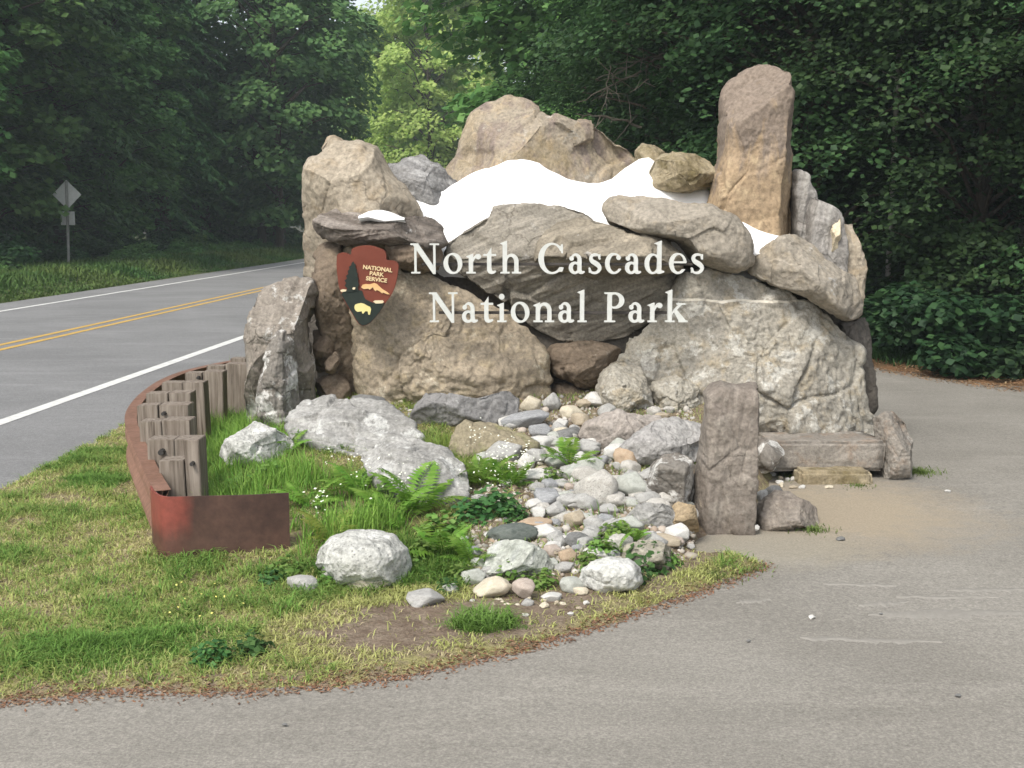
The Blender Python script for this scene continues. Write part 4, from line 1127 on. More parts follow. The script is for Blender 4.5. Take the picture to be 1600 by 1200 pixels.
# each post with the block that holds the rail off it
rows = [(249, 288, 289, 312, 720, 688, 6.95), (229, 271, 272, 312, 687, 687, 7.35), (218, 252, 253, 297, 659, 657, 7.95), (215, 247, 248, 293, 634, 633, 8.55), (228, 262, 263, 297, 615, 614, 9.15),
        (252, 284, 285, 319, 598, 598, 9.8), (289, 315, 316, 347, 583, 581, 10.6), (322, 350, 351, 388, 572, 569, 11.3), (360, 384, 385, 410, 560, 558, 12.0)]
for i, (a, b, c_, d, t0, t1, Y) in enumerate(rows):
    wpart('block', a, b, t0, Y, .15, seed=i * 2, tilt=rr.uniform(-.02, .02))
    wpart('post', c_, d, t1, Y + .01, .17, seed=i * 2 + 1, tilt=rr.uniform(-.025, .025))
bolt(253, 706, 7.335, .022); bolt(301, 724, 6.95, .014); bolt(256, 646, 8.54, .016); bolt(310, 590, 10.58, .016)
wpart('post', 272, 306, 800, 6.62, .14, seed=40)

# ================================================================== LETTERING
def sd_seg(X, Y, a, b, ra, rb):
    ax, ay = a; ex, ey = b[0] - ax, b[1] - ay
    t = np.clip(((X - ax) * ex + (Y - ay) * ey) / (ex * ex + ey * ey + 1e-12), 0, 1)
    return np.hypot(X - ax - t * ex, Y - ay - t * ey) - (ra + (rb - ra) * t)
def sd_ell(X, Y, cx, cy, a, b, rot=0):
    c_, s_ = math.cos(rot), math.sin(rot)
    x = (X - cx) * c_ + (Y - cy) * s_; y = -(X - cx) * s_ + (Y - cy) * c_
    return (np.sqrt((x / a) ** 2 + (y / b) ** 2) - 1) * min(a, b)
def sd_pol(X, Y, p): return -poly_sd(X, Y, p)
def sd_rect(X, Y, x0, y0, x1, y1): return np.maximum(np.maximum(x0 - X, X - x1), np.maximum(y0 - Y, Y - y1))
def glyph(ch):
    g = .01
    X, Y = np.meshgrid(np.arange(-.12, 1.16, g), np.arange(-.14, 1.24, g))
    mn = np.minimum; mx = np.maximum
    rect = lambda *a: sd_rect(X, Y, *a); pol = lambda p: sd_pol(X, Y, p); ell = lambda *a: sd_ell(X, Y, *a)
    blob = lambda x, y, r: np.hypot(X - x, Y - y) - r
    ring = lambda c0, c1: mx(ell(*c0), -ell(*c1))
    def stem(top, x0=.10, x1=.24):
        d = mn(rect(x0, 0, x1, top - .05), rect(x0 - .08, 0, x1 + .09, .045))
        d = mn(d, pol([(x0 - .09, top - .075), (x1, top + .015), (x1, top - .12), (x0, top - .12)]))
        return d
    if ch == 'N':
        d = mn(rect(.13, 0, .20, 1), rect(.77, .0, .84, 1)); d = mn(d, pol([(.06, 1), (.25, 1), (.84, .14), (.84, -.02), (.76, -.02), (.13, .9)]))
        d = mn(mn(d, rect(.02, 0, .32, .045)), mn(rect(.65, .955, .96, 1), rect(0, .955, .25, 1))); adv = 1.0
    elif ch == 'o': d = ring((.34, .33, .315, .35), (.34, .33, .165, .295, .18)); adv = .69
    elif ch == 'r':
        d = mn(stem(.64), blob(.42, .56, .085)); d = mn(d, pol([(.24, .38), (.24, .52), (.34, .63), (.44, .645), (.46, .56), (.36, .55), (.30, .49)])); adv = .51
    elif ch == 't':
        d = mn(rect(.12, .12, .26, .64), pol([(.10, .62), (.26, .86), (.26, .62)])); d = mn(d, rect(0.0, .59, .42, .645))
        d = mn(d, pol([(.12, .2), (.12, .1), (.17, .01), (.26, -.02), (.36, .0), (.42, .06), (.40, .09), (.33, .075), (.28, .09), (.26, .2)])); adv = .46
    elif ch in 'hn':
        d = stem(1.08 if ch == 'h' else .64)
        arch = mx(ring((.40, .40, .23, .255), (.365, .37, .125, .195)), mx(.40 - Y, .2 - X)); d = mn(d, arch)
        d = mn(d, rect(.49, 0, .63, .42)); d = mn(d, rect(.41, 0, .72, .045)); adv = .75
    elif ch == 'C':
        d = ring((.47, .5, .45, .52), (.50, .5, .30, .465)); d = mx(d, -mx(.60 - X, np.abs(Y - .48) - .28)); d = mx(d, X - .83)
        d = mn(d, pol([(.79, .96), (.835, .98), (.845, .68), (.80, .68), (.74, .86)])); d = mn(d, pol([(.70, .06), (.83, .2), (.87, .19), (.82, .06)])); adv = .93
    elif ch == 'a':
        d = ring((.225, .185, .195, .205), (.25, .185, .09, .13)); d = mn(d, rect(.32, .08, .455, .46))
        d = mn(d, mx(ring((.27, .44, .185, .225), (.235, .42, .095, .175)), .43 - Y)); d = mn(d, blob(.12, .5, .07)); d = mx(d, -mx(X - .40, np.maximum(.70 - Y, Y - .2) * 0 + 9)) if False else d
        d = mn(d, pol([(.32, .12), (.34, .02), (.42, -.02), (.50, -.01), (.57, .04), (.55, .075), (.48, .07), (.455, .12)])); adv = .58
    elif ch == 's':
        pts = cat_rom([(.395, .50), (.36, .60), (.25, .635), (.14, .59), (.105, .49), (.16, .40), (.27, .335), (.37, .25), (.40, .155), (.34, .05), (.22, .012), (.11, .05), (.06, .16)], 4)
        tt = np.linspace(0, 1, len(pts)); w = .032 + .045 * np.exp(-((tt - .5) / .2) ** 2)
        d = np.full(X.shape, 9.0)
        for i in range(len(pts) - 1): d = mn(d, sd_seg(X, Y, pts[i], pts[i + 1], w[i], w[i + 1]))
        d = mn(d, pol([(.36, .62), (.42, .64), (.42, .47), (.38, .47)])); d = mn(d, pol([(.04, .18), (.08, .18), (.11, .04), (.04, .02)])); adv = .48
    elif ch == 'c':
        d = ring((.31, .33, .29, .35), (.345, .335, .18, .29)); d = mx(d, -mx(.38 - X, np.abs(Y - .34) - .19)); d = mx(d, X - .56); d = mn(d, blob(.47, .53, .075)); adv = .58
    elif ch == 'd':
        d = ring((.29, .32, .27, .34), (.315, .32, .15, .285)); d = mn(d, rect(.44, .06, .58, 1.0)); d = mn(d, pol([(.34, 1.0), (.58, 1.095), (.58, .96), (.44, .96)]))
        d = mn(d, pol([(.44, 0), (.44, .1), (.58, .1), (.68, .075), (.68, .035), (.5, -.02)])); adv = .74
    elif ch == 'e':
        d = ring((.31, .33, .29, .35), (.335, .335, .175, .29)); d = mx(d, -mx(.34 - X, np.abs(Y - .245) - .11)); d = mn(d, rect(.1, .345, .585, .40)); adv = .64
    elif ch == 'i': d = mn(stem(.64), blob(.17, .86, .09)); adv = .37
    elif ch == 'l': d = stem(1.08); adv = .37
    elif ch == 'P':
        d = mn(mn(rect(.13, 0, .28, 1), rect(.03, 0, .40, .045)), rect(.03, .955, .42, 1))
        d = mn(d, mx(ring((.39, .73, .31, .27), (.37, .73, .165, .215)), .24 - X)); adv = .74
    elif ch == 'k':
        d = stem(1.08); d = mn(d, pol([(.24, .33), (.24, .25), (.58, .60), (.48, .61)])); d = mn(d, rect(.40, .59, .69, .635))
        d = mn(d, pol([(.29, .37), (.39, .44), (.72, .045), (.72, 0), (.50, 0)])); d = mn(d, rect(.47, 0, .78, .045)); adv = .78
    return X, Y, d, adv
def contours(X, Y, d):
    """marching squares -> closed loops"""
    ny, nx = d.shape
    segs = {}
    ins = d < 0
    def ept(kind, i, j):
        if kind == 'h':
            a, b = d[i, j], d[i, j + 1]; t = a / (a - b); return (X[i, j] + t * (X[i, j + 1] - X[i, j]), Y[i, j])
        a, b = d[i, j], d[i + 1, j]; t = a / (a - b); return (X[i, j], Y[i, j] + t * (Y[i + 1, j] - Y[i, j]))
    cs = ins[:-1, :-1].astype(int) + ins[:-1, 1:] * 2 + ins[1:, 1:] * 4 + ins[1:, :-1] * 8
    tab = {1: ['lb'], 2: ['br'], 3: ['lr'], 4: ['rt'], 5: ['lt', 'rb'], 6: ['bt'], 7: ['lt'], 8: ['tl'], 9: ['tb'], 10: ['tr', 'bl'], 11: ['tr'], 12: ['rl'], 13: ['rb'], 14: ['bl']}
    nxt = {}
    for i, j in np.argwhere((cs > 0) & (cs < 15)):
        e = {'b': ('h', i, j), 't': ('h', i + 1, j), 'l': ('v', i, j), 'r': ('v', i, j + 1)}
        for s_ in tab[cs[i, j]]: nxt[e[s_[0]]] = e[s_[1]]
    loops = []
    while nxt:
        k0 = next(iter(nxt)); lp_ = []; k = k0
        while k in nxt:
            lp_.append(ept(*k)); k = nxt.pop(k)
        if len(lp_) > 8: loops.append(np.array(lp_))
    return loops
from mathutils.geometry import delaunay_2d_cdt
def thin_loop(lp_):
    keep = []; n = len(lp_)
    for i in range(n):
        a, b, c_ = lp_[i - 1], lp_[i], lp_[(i + 1) % n]
        cr = abs((b[0] - a[0]) * (c_[1] - b[1]) - (b[1] - a[1]) * (c_[0] - b[0]))
        if cr > 2e-7 or i % 6 == 0: keep.append(b)
    return np.array(keep)
def extrude_loops(loops, scale, depth, bev, name):
    """flat outline (holes by even-odd) given a thickness; stands in the XZ plane, front towards -Y"""
    loops = [thin_loop(l) * scale if len(l) > 140 else np.asarray(l) * scale for l in loops]
    pts, edges = [], []
    for l in loops:
        o_ = len(pts); n = len(l)
        pts += [Vector((float(p[0]), float(p[1]))) for p in l]
        edges += [(o_ + k, o_ + (k + 1) % n) for k in range(n)]
    vo, eo_, fo, *_ = delaunay_2d_cdt(pts, edges, [], 0, 1e-6)
    vo = np.array([v[:] for v in vo]); fo = np.array([f[:] for f in fo if len(f) == 3])
    c_ = vo[fo].mean(1)
    ins = np.zeros(len(c_), bool)
    for l in loops:
        for k in range(len(l)):
            ax, ay = l[k]; bx, by = l[(k + 1) % len(l)]
            ins ^= ((ay > c_[:, 1]) != (by > c_[:, 1])) & (c_[:, 0] < (bx - ax) * (c_[:, 1] - ay) / (by - ay + 1e-15) + ax)
    f = fo[ins]
    a = vo[f]; ar = (a[:, 1, 0] - a[:, 0, 0]) * (a[:, 2, 1] - a[:, 0, 1]) - (a[:, 1, 1] - a[:, 0, 1]) * (a[:, 2, 0] - a[:, 0, 0])
    f = np.where((ar < 0)[:, None], f[:, ::-1], f)
    n = len(vo); h_ = depth / 2
    V = np.concatenate([np.stack([vo[:, 0], 0 * vo[:, 0] - h_, vo[:, 1]], -1), np.stack([vo[:, 0], 0 * vo[:, 0] + h_, vo[:, 1]], -1)])
    ed = {}
    for t in f:
        for k in range(3):
            e = (int(t[k]), int(t[(k + 1) % 3]))
            if (e[1], e[0]) in ed: del ed[(e[1], e[0])]
            else: ed[e] = 1
    side = np.array([(b, a_, a_ + n, b + n) for a_, b in ed])
    return mesh_np(name, V, [side, f, f[:, ::-1] + n])
m_letter = simple_mat('letter_white', (0.50, 0.51, 0.48), (0.58, 0.59, 0.56), 5, .55, .3, .05)
m_shade_bar = simple_mat('letter_shade_band', (0.05, 0.045, 0.04), (0.07, 0.06, 0.055), 20, .7)  # colour matched to the shade behind the letters
_gl = {}
def lettering(text, px0, px1, pyb, capx, Y, label):
    s = capx * Y / FPX
    adv = []
    for ch in text:
        if ch == ' ': adv.append(.36); continue
        if ch not in _gl:
            X, Y_, d, a = glyph(ch)
            _gl[ch] = (extrude_loops(contours(X, Y_, d - .004), 1.0, .16, .006, 'letter'), a)
            _gl[ch][0].materials.append(m_letter)
        adv.append(_gl[ch][1])
    a, b = P(px0, pyb, Y), P(px1, pyb, Y)
    n = len(text) - 1
    sp_ = ((b[0] - a[0]) / s - sum(adv)) / n
    root = empty('park_name_lettering', (a[0], Y, a[2]), label=label, cat='sign lettering')
    x = 0
    for ch, av in zip(text, adv):
        if ch != ' ':
            o = link('letter', _gl[ch][0], None, root, (x * s, 0, 0)); o.scale = (s, s * 1.0, s)
        x += av + sp_
    L_ = b[0] - a[0]
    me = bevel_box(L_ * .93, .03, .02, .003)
    link('shade_band_bar', me, m_shade_bar, root, (L_ * .5, .05, s * .30))  # added bar, shadow-coloured, for the dark band behind the letters; also supports them
    return root
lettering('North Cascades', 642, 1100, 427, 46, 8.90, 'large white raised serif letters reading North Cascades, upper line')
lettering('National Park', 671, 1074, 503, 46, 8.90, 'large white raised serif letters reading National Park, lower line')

# ================================================================== ARROWHEAD EMBLEM
em = empty('arrowhead_emblem', P(575, 445, 8.86), label='brown arrowhead shaped park service emblem plaque with a tree and a bison', cat='emblem')
m_embr = simple_mat('emblem_brown', (0.135, 0.032, 0.018), (0.165, 0.042, 0.024), 8, .6, .3, .1)
m_emgr = simple_mat('emblem_dark_green', (0.012, 0.018, 0.015), (0.02, 0.028, 0.022), 8, .6)
m_emwh = simple_mat('emblem_cream', (0.62, 0.52, 0.34), (0.68, 0.58, 0.40), 8, .6)
m_emyl = simple_mat('emblem_bison_yellow', (0.62, 0.55, 0.22), (0.68, 0.60, 0.27), 8, .6)
m_emtan = simple_mat('emblem_mountain', (0.60, 0.36, 0.15), (0.66, 0.44, 0.22), 8, .6)
m_empk = simple_mat('emblem_edge_pink', (0.42, 0.19, 0.16), (0.50, 0.25, 0.21), 8, .6)
eo = np.array(em.location)
def eplate(nm, pts, front, thick, mat, sm=0, bev=.003, parent=None):
    p = np.array([P(x, y, 8.86) for x, y in pts])[:, [0, 2]] - eo[[0, 2]]
    if sm: p = smooth_loop(resample(p, 120), sm)
    me = extrude_loops([p], 1.0, thick, bev, nm)
    return link(nm, me, mat, parent or em, (0, -front + thick / 2, 0))
cr = lambda L: [(500 + x / 7.5, 360 + y / 7.5) for x, y in L]
outl = cr([(210, 275), (240, 262), (290, 256), (325, 268), (350, 288), (378, 285), (372, 240), (376, 215), (410, 196), (450, 184), (500, 177), (560, 174), (610, 180), (660, 194), (710, 212), (760, 235), (778, 270), (780, 310), (775, 345), (800, 352), (830, 350), (890, 360), (925, 400), (916, 470), (908, 540), (890, 620), (872, 680), (845, 740), (810, 795), (780, 830), (740, 895), (700, 960), (650, 1020), (600, 1075), (550, 1105), (505, 1115), (460, 1090), (420, 1030), (380, 960), (340, 895), (300, 830), (268, 760), (240, 680), (226, 620), (218, 550), (208, 470), (204, 390)])
eplate('plaque', outl, 0.06, .12, m_embr, 1, .008)
eplate('dark_ground', cr([(262, 742), (280, 712), (310, 690), (380, 700), (450, 690), (500, 700), (520, 760), (540, 800), (600, 830), (640, 845), (700, 852), (765, 845), (740, 890), (700, 952), (650, 1012), (600, 1066), (550, 1096), (505, 1105), (465, 1080), (425, 1022), (385, 952), (345, 887), (306, 822)]), .068, .008, m_emgr, 0, .001)
eplate('pine_tree_figure', cr([(400, 358), (412, 385), (428, 400), (424, 430), (440, 455), (436, 480), (452, 505), (446, 530), (462, 560), (450, 590), (468, 630), (452, 660), (460, 700), (320, 720), (330, 670), (300, 640), (318, 610), (298, 580), (326, 560), (316, 525), (342, 505), (334, 470), (356, 450), (350, 420), (374, 405), (382, 375)]), .074, .008, m_emgr, 0, .001)
eplate('lake_shape', cr([(252, 690), (280, 682), (322, 686), (316, 706), (270, 714), (254, 706)]), .074, .008, m_emwh, 0, .001)
eplate('lake_shape', cr([(390, 668), (408, 656), (426, 664), (418, 684), (396, 686)]), .082, .006, m_emwh, 0, .001)
eplate('lake_shape', cr([(628, 826), (650, 814), (740, 812), (754, 830), (740, 846), (660, 850)]), .074, .008, m_emwh, 0, .001)
eplate('mountain_shape', cr([(490, 660), (505, 632), (540, 622), (590, 626), (640, 610), (672, 622), (700, 650), (740, 685), (790, 715), (824, 745), (790, 742), (740, 720), (736, 735), (700, 705), (668, 690), (662, 708), (640, 690), (626, 660), (590, 690), (572, 676), (520, 682)]), .068, .008, m_emtan, 0, .001)
eplate('bison_figure', cr([(412, 890), (420, 862), (450, 850), (490, 842), (525, 852), (560, 872), (594, 888), (606, 915), (600, 945), (592, 980), (574, 978), (566, 940), (540, 938), (516, 966), (502, 962), (498, 938), (450, 945), (428, 930), (416, 912)]), .074, .008, m_emyl, 0, .001)
def etext(t, x, y, size, sx=1.0):
    fc = bpy.data.curves.new('lettering', 'FONT'); fc.body = t; fc.size = size; fc.align_x = 'CENTER'; fc.align_y = 'CENTER'; fc.extrude = .004; fc.offset = .0012
    tmp = bpy.data.objects.new('tmp', fc); COL.objects.link(tmp)
    me = bpy.data.meshes.new_from_object(tmp.evaluated_get(bpy.context.evaluated_depsgraph_get()))
    bpy.data.objects.remove(tmp); bpy.data.curves.remove(fc)
    me.transform(Matrix.Rotation(PI / 2, 4, 'X') @ Matrix.Scale(sx, 4, (1, 0, 0)))
    px, py = cr([(x, y)])[0]
    p = P(px, py, 8.86) - eo
    o = link('lettering', me, m_emtxt, em, (p[0], -.064, p[2]))
    o.rotation_euler = (0, math.radians(7), 0)
m_emtxt = simple_mat('emblem_text', (0.66, 0.50, 0.28), (0.70, 0.55, 0.33), 8, .6)
etext('NATIONAL', 680, 446, .040, 1.05); etext('PARK', 668, 508, .040, 1.05); etext('SERVICE', 668, 572, .040, 1.05)
em.rotation_euler = (0, 0, math.radians(3))

# ================================================================== ROAD SIGN ACROSS THE HIGHWAY
m_alu = simple_mat('dull_aluminium', (0.40, 0.41, 0.39), (0.48, 0.49, 0.47), 8, .6, .4, .05, .0)
sg = G(108, 431); sY = sg[1]
sign = empty('road_sign', (sg[0], sY, 0), label='back of a grey diamond road sign on a thin post across the highway', cat='road sign')
sx = lambda px, py: Vector(P(px, py, sY)) - Vector((sg[0], sY, 0))
h_ = (P(103.5, 281, sY)[2] - P(103.5, 327, sY)[2]) / 2
me = bevel_box(h_ * 1.414, .012, h_ * 1.414, .004)
me.transform(Matrix.Rotation(PI / 4, 4, 'Y'))
c_ = sx(103.5, 304); link('diamond_panel', me, m_alu, sign, c_ + Vector((0, .06, 0)))
c2 = sx(105, 341); link('lower_plate', bevel_box(.46, .012, .44, .004), m_alu, sign, c2 + Vector((0, .06, 0)))
v_, f_ = tube([sx(108, 434) + Vector((0, 0, -.2)), sx(106, 360), sx(103.5, 283)], .045, 8)
link('post', mesh_np('post', v_, f_, True), simple_mat('sign_post', (0.20, 0.205, 0.19), (0.27, 0.27, 0.25), 9), sign)

# ================================================================== GRASS (mass)
GR = np.random.default_rng(21)
def blades(pos, hgt, wid, lean, tint, name, mat, **kw):
    n = len(pos)
    az = GR.uniform(0, 2 * PI, n); fa = az + GR.normal(PI / 2, .4, n)
    d = np.stack([np.cos(az), np.sin(az), 0 * az], -1)
    w = np.stack([np.cos(fa), np.sin(fa), 0 * fa], -1) * wid[:, None] / 2
    up = np.array([0, 0, 1.0])
    ln = np.asarray(lean)[:, None]
    b = pos
    m_ = b + up * (hgt * .55)[:, None] + d * (hgt[:, None] * ln * .35)
    t = b + up * (hgt * (1 - .35 * np.clip(lean, 0, 1.2)))[:, None] + d * (hgt[:, None] * ln)
    V = np.stack([b - w, b + w, m_ + w * .75, m_ - w * .75, t], 1).reshape(-1, 3)
    k = np.arange(n)[:, None] * 5
    Q = k + np.array([[0, 1, 2, 3]]); T_ = k + np.array([[3, 2, 4]])
    me = mesh_np(name, V, [Q, T_], True)
    at = me.attributes.new('tint', 'FLOAT_COLOR', 'POINT')
    col = np.ones((n, 5, 4), np.float32); col[:, :, :3] = tint[:, None, :]
    at.data.foreach_set('color', col.ravel())
    return link(name, me, mat, kind='stuff', **kw)
m_grass = attr_leaf_mat('grass_blades', .35)
def verge_surface(x, y): return verge_z(x.reshape(1, -1), y.reshape(1, -1)).ravel()
LUSH, MID, YEL, STRAW = np.array([.13, .25, .05]), np.array([.285, .36, .10]), np.array([.45, .45, .175]), np.array([.48, .42, .25])
def inpoly_px(x, y, pts): return poly_sd(x, y, [g2(*p) for p in pts])
# lawn of the verge
n = 420000
x = GR.uniform(-5, 1.5, n); y = GR.uniform(4.3, 11.5, n)
sd = poly_sd(x, y, VERGE)
p3 = np.stack([x, y, 0 * x], -1)
n1 = fbm(p3 * 0.9 + 3, 3); n2 = fbm(p3 * 3.1 + 9, 3); n2_ = fbm(p3 * 3.1, 3)
dirt = np.minimum(inpoly_px(x, y, [(500, 1000), (580, 965), (700, 948), (860, 940), (1000, 905), (1060, 892), (1010, 925), (890, 972), (760, 1010), (620, 1028), (520, 1026)]) + .03 + .14 * n2_, .3)
green_patch = inpoly_px(x, y, [(705, 985), (740, 966), (800, 975), (806, 992), (760, 998), (715, 996)]) + .02 * n2
rocky = inpoly_px(x, y, [(735, 955), (735, 700), (1100, 640), (1130, 880), (1000, 925), (860, 945)])
keep = (sd > .01 + .03 * np.abs(n2)) & (GR.random(n) < np.where(sd < .12, .8, 1)) & (y > 4.3)
dens = np.clip(.85 + .5 * n1 + .35 * n2, .3, 1)
dens = np.where(dirt > 0, np.clip(.42 - 3 * dirt, .03, .42), dens)
dens = np.where(green_patch > 0, 1.0, dens)
dens = np.where(rocky > 0, .10, dens)
keep &= GR.random(n) < dens
keep &= ~((x > -1.95) & (x < -1.2) & (y > 6.5) & (y < 6.75))
x, y, n1, n2, dirt, green_patch, sd = (a[keep] for a in (x, y, n1, n2, dirt, green_patch, sd))
k = np.clip(.40 + .45 * n1 + .4 * n2 + .35 * fbm(np.stack([x * 9, y * 9, 0 * x], -1), 2) + GR.normal(0, .24, len(x)), 0, 1)
k = np.where(green_patch > 0, .95, k)
k = np.where((dirt > -.25) & (green_patch < 0), np.minimum(k, .4), k)
tint = np.where(k[:, None] < .3, STRAW + (YEL - STRAW) * (k[:, None] / .3), np.where(k[:, None] < .6, YEL + (MID - YEL) * ((k[:, None] - .3) / .3), MID + (LUSH - MID) * ((k[:, None] - .6) / .4)))
tint = tint * GR.uniform(.75, 1.25, (len(x), 1))
h = (.022 + .055 * k ** 1.5) * GR.uniform(.6, 1.5, len(x))
h = np.where(sd < .15, h * .8, h)
pos = np.stack([x, y, verge_surface(x, y) - .006], -1)
blades(pos, h, GR.uniform(.004, .008, len(x)), GR.uniform(.6, 1.7, len(x)), tint, 'verge_grass', m_grass, label='short yellowing grass of the roadside verge')
# tall grass behind the rail, round the ferns and in the garden
def tall(npts, px_poly, hlo, hhi, dens_f=None, tint0=LUSH, tint1=MID, wid=(.004, .008), nm='tall_grass', lb='tall bright green grass behind the guardrail', zf=H):
    pg = np.array([on_mound(*p)[:2] for p in px_poly])
    lo, hi = pg.min(0), pg.max(0)
    x = GR.uniform(lo[0], hi[0], npts); y = GR.uniform(lo[1], hi[1], npts)
    k = poly_sd(x, y, pg) + .06 * fbm(np.stack([x * 4, y * 4, 0 * x], -1), 2) > 0
    q = fbm(np.stack([x * 2.2, y * 2.2, 0 * x], -1), 3)
    k &= GR.random(npts) < np.clip(.65 + .7 * q, .1, 1)
    k &= ~((x > -2.0) & (x < -1.15) & (y < 6.72))
    x, y, q = x[k], y[k], q[k]
    t = np.clip(.5 + .6 * q + GR.normal(0, .3, len(x)), 0, 1)[:, None]
    tint = (tint0 + (tint1 - tint0) * t) * GR.uniform(.75, 1.25, (len(x), 1))
    hh = GR.uniform(hlo, hhi, len(x)) * np.clip(.8 + .5 * q, .5, 1.3)
    return blades(np.stack([x, y, zf(x, y) - .02], -1), hh, GR.uniform(*wid, len(x)), GR.uniform(.1, .8, len(x)), tint, nm, m_grass, label=lb)
tall(52000, [(305, 800), (318, 700), (330, 640), (384, 630), (440, 680), (440, 720), (560, 760), (640, 830), (560, 850), (450, 880), (300, 880)], .10, .26, tint0=np.array([.12, .30, .045]), tint1=np.array([.25, .40, .08]))
tall(12000, [(270, 905), (450, 890), (640, 850), (740, 880), (740, 905), (620, 905), (480, 905), (300, 915)], .05, .15, nm='tall_grass', lb='longer grass under the rusty rail end and round the speckled boulder', tint0=np.array([.06, .16, .028]), tint1=np.array([.14, .22, .045]))
tall(9000, [(300, 660), (330, 600), (390, 590), (388, 650), (330, 690)], .15, .3, lb='green grass between the rail posts and the lichen stone', tint0=np.array([.10, .21, .035]), tint1=np.array([.17, .24, .06]))
tall(6000, [(640, 690), (740, 690), (800, 720), (800, 760), (740, 760), (650, 720)], .06, .16, lb='yellow green grass beside the flat mossy rock', tint0=np.array([.15, .26, .045]), tint1=np.array([.26, .33, .08]))
for (px, py, r_, hh) in [(135, 1030, .24, .11), (250, 1010, .30, .08), (150, 760, .22, .11), (755, 985, .15, .05)]:
    c_ = G(px, py); n = int(2600 * (r_ / .18) ** 2)
    a = GR.uniform(0, 2 * PI, n); rr_ = r_ * np.sqrt(GR.random(n)) * (1 + .9 * fbm(np.stack([np.cos(a) * 1.6 + px, np.sin(a) * 1.6, 0 * a], -1), 2))
    x = c_[0] + rr_ * np.cos(a) * 1.3; y = c_[1] + rr_ * np.sin(a)
    fall = 1 - rr_ / r_
    blades(np.stack([x, y, verge_surface(x, y) - .01], -1), hh * GR.uniform(.5, 1.1, n) * (.45 + .55 * fall), GR.uniform(.004, .007, n), GR.uniform(.2, .9, n),
           np.array([.14, .26, .055]) * GR.uniform(.6, 1.5, (n, 1)), 'grass_tuft', m_grass, label='lush darker tuft of longer grass in the verge')
# grass along the sand and at the foot of the corner rock
for (px, py, r_, n, hh) in [(1272, 830, .10, 260, .045), (1436, 740, .12, 380, .06), (1240, 746, .14, 260, .035), (1340, 760, .12, 160, .03), (1160, 888, .12, 500, .04), (1110, 900, .14, 700, .045)]:
    c_ = G(px, py); a = GR.uniform(0, 2 * PI, n); q = r_ * np.abs(GR.normal(0, .6, n))
    x = c_[0] + q * np.cos(a) * 1.2; y = c_[1] + q * np.sin(a) * 1.1
    blades(np.stack([x, y, np.maximum(lot_z(x.reshape(1, -1), y.reshape(1, -1)).ravel(), 0) - .004], -1), hh * GR.uniform(.4, 1.1, n), GR.uniform(.004, .007, n), GR.uniform(.4, 1.2, n), np.array([.14, .20, .055]) * GR.uniform(.7, 1.4, (n, 1)), 'grass_tuft', m_grass, label='thin grass growing along the stones and the sand')
# roadside grass across the highway
n = 60000
y = 14 + 66 * GR.random(n) ** 1.3; x = road_x(-13.0, y) - GR.uniform(0, 1, n) ** 1.5 * 5.0
hh = GR.uniform(.12, .45, n) * np.clip((road_x(-12.9, y) - x) / 1.6, .35, 1)
q = fbm(np.stack([x * .4, y * .25, 0 * x], -1), 3)
t = np.clip(.5 + .9 * q, 0, 1)[:, None]
blades(np.stack([x, y, left_z(x.reshape(1, -1), y.reshape(1, -1)).ravel() - .03], -1), hh, GR.uniform(.03, .06, n), GR.uniform(.2, 1, n),
       (np.array([.05, .12, .028]) * (1 - t) + np.array([.12, .17, .045]) * t) * GR.uniform(.7, 1.3, (n, 1)), 'roadside_grass', m_grass, label='green grass strip between the highway and the forest')
# low greenery along the foot of the right hand forest
n = 26000
ed = np.array(FOREST_R[2:10]); ii = GR.integers(0, len(ed) - 1, n); tt = GR.random(n)[:, None]
b_ = ed[ii] * (1 - tt) + ed[ii + 1] * tt
x = b_[:, 0] + GR.uniform(-.1, 1.6, n); y = b_[:, 1] + GR.uniform(.3, 2.0, n)
blades(np.stack([x, y, right_z(x.reshape(1, -1), y.reshape(1, -1)).ravel() - .02], -1), GR.uniform(.05, .24, n), GR.uniform(.012, .03, n), GR.uniform(.5, 1.5, n),
       np.array([.035, .08, .024]) * GR.uniform(.5, 1.5, (n, 1)), 'ground_cover', m_grass, label='low green plants along the foot of the right forest')

# ================================================================== FERNS, WEEDS, FLOWERS
def frond_mesh(seed, L=.42):
    r = np.random.default_rng(seed)
    A = Acc(); m = 17
    t = np.linspace(0, 1, m)
    rx = L * (t * .78); rz = L * (.62 * t - .42 * t ** 2.3)
    path = np.stack([rx, 0 * t + .02 * np.sin(t * 3 + seed), rz], -1)
    v_, f_ = tube(path, np.linspace(.0035, .001, m), 4); A.add(v_, f_)
    for i in range(2, m):
        for s_ in (-1, 1):
            w = L * .26 * math.sin(PI * (t[i] * .86 + .12)) ** .8
            dv = np.array([.42, s_ * .9, -.22 + r.uniform(-.1, .1)]); dv /= np.linalg.norm(dv)
            fw = np.array([.9, -s_ * .3, .25]); fw /= np.linalg.norm(fw)
            b = path[i]; q = L * .030
            ps = np.array([b - fw * q * .6, b + dv * w * .45 + fw * q * 1.0, b + dv * w, b + dv * w * .45 - fw * q * .9])
            A.add(ps, np.array([[0, 1, 2, 3]]))
    return A.mesh('frond')
fronds = [frond_mesh(i) for i in range(3)]
m_fern = leaf_mat('fern_green', [(.11, .24, .03), (.17, .31, .045), (.22, .36, .07)], .4, .2)
m_fern_y = leaf_mat('fern_yellow', [(.25, .33, .06), (.32, .38, .09)], .4, .15)
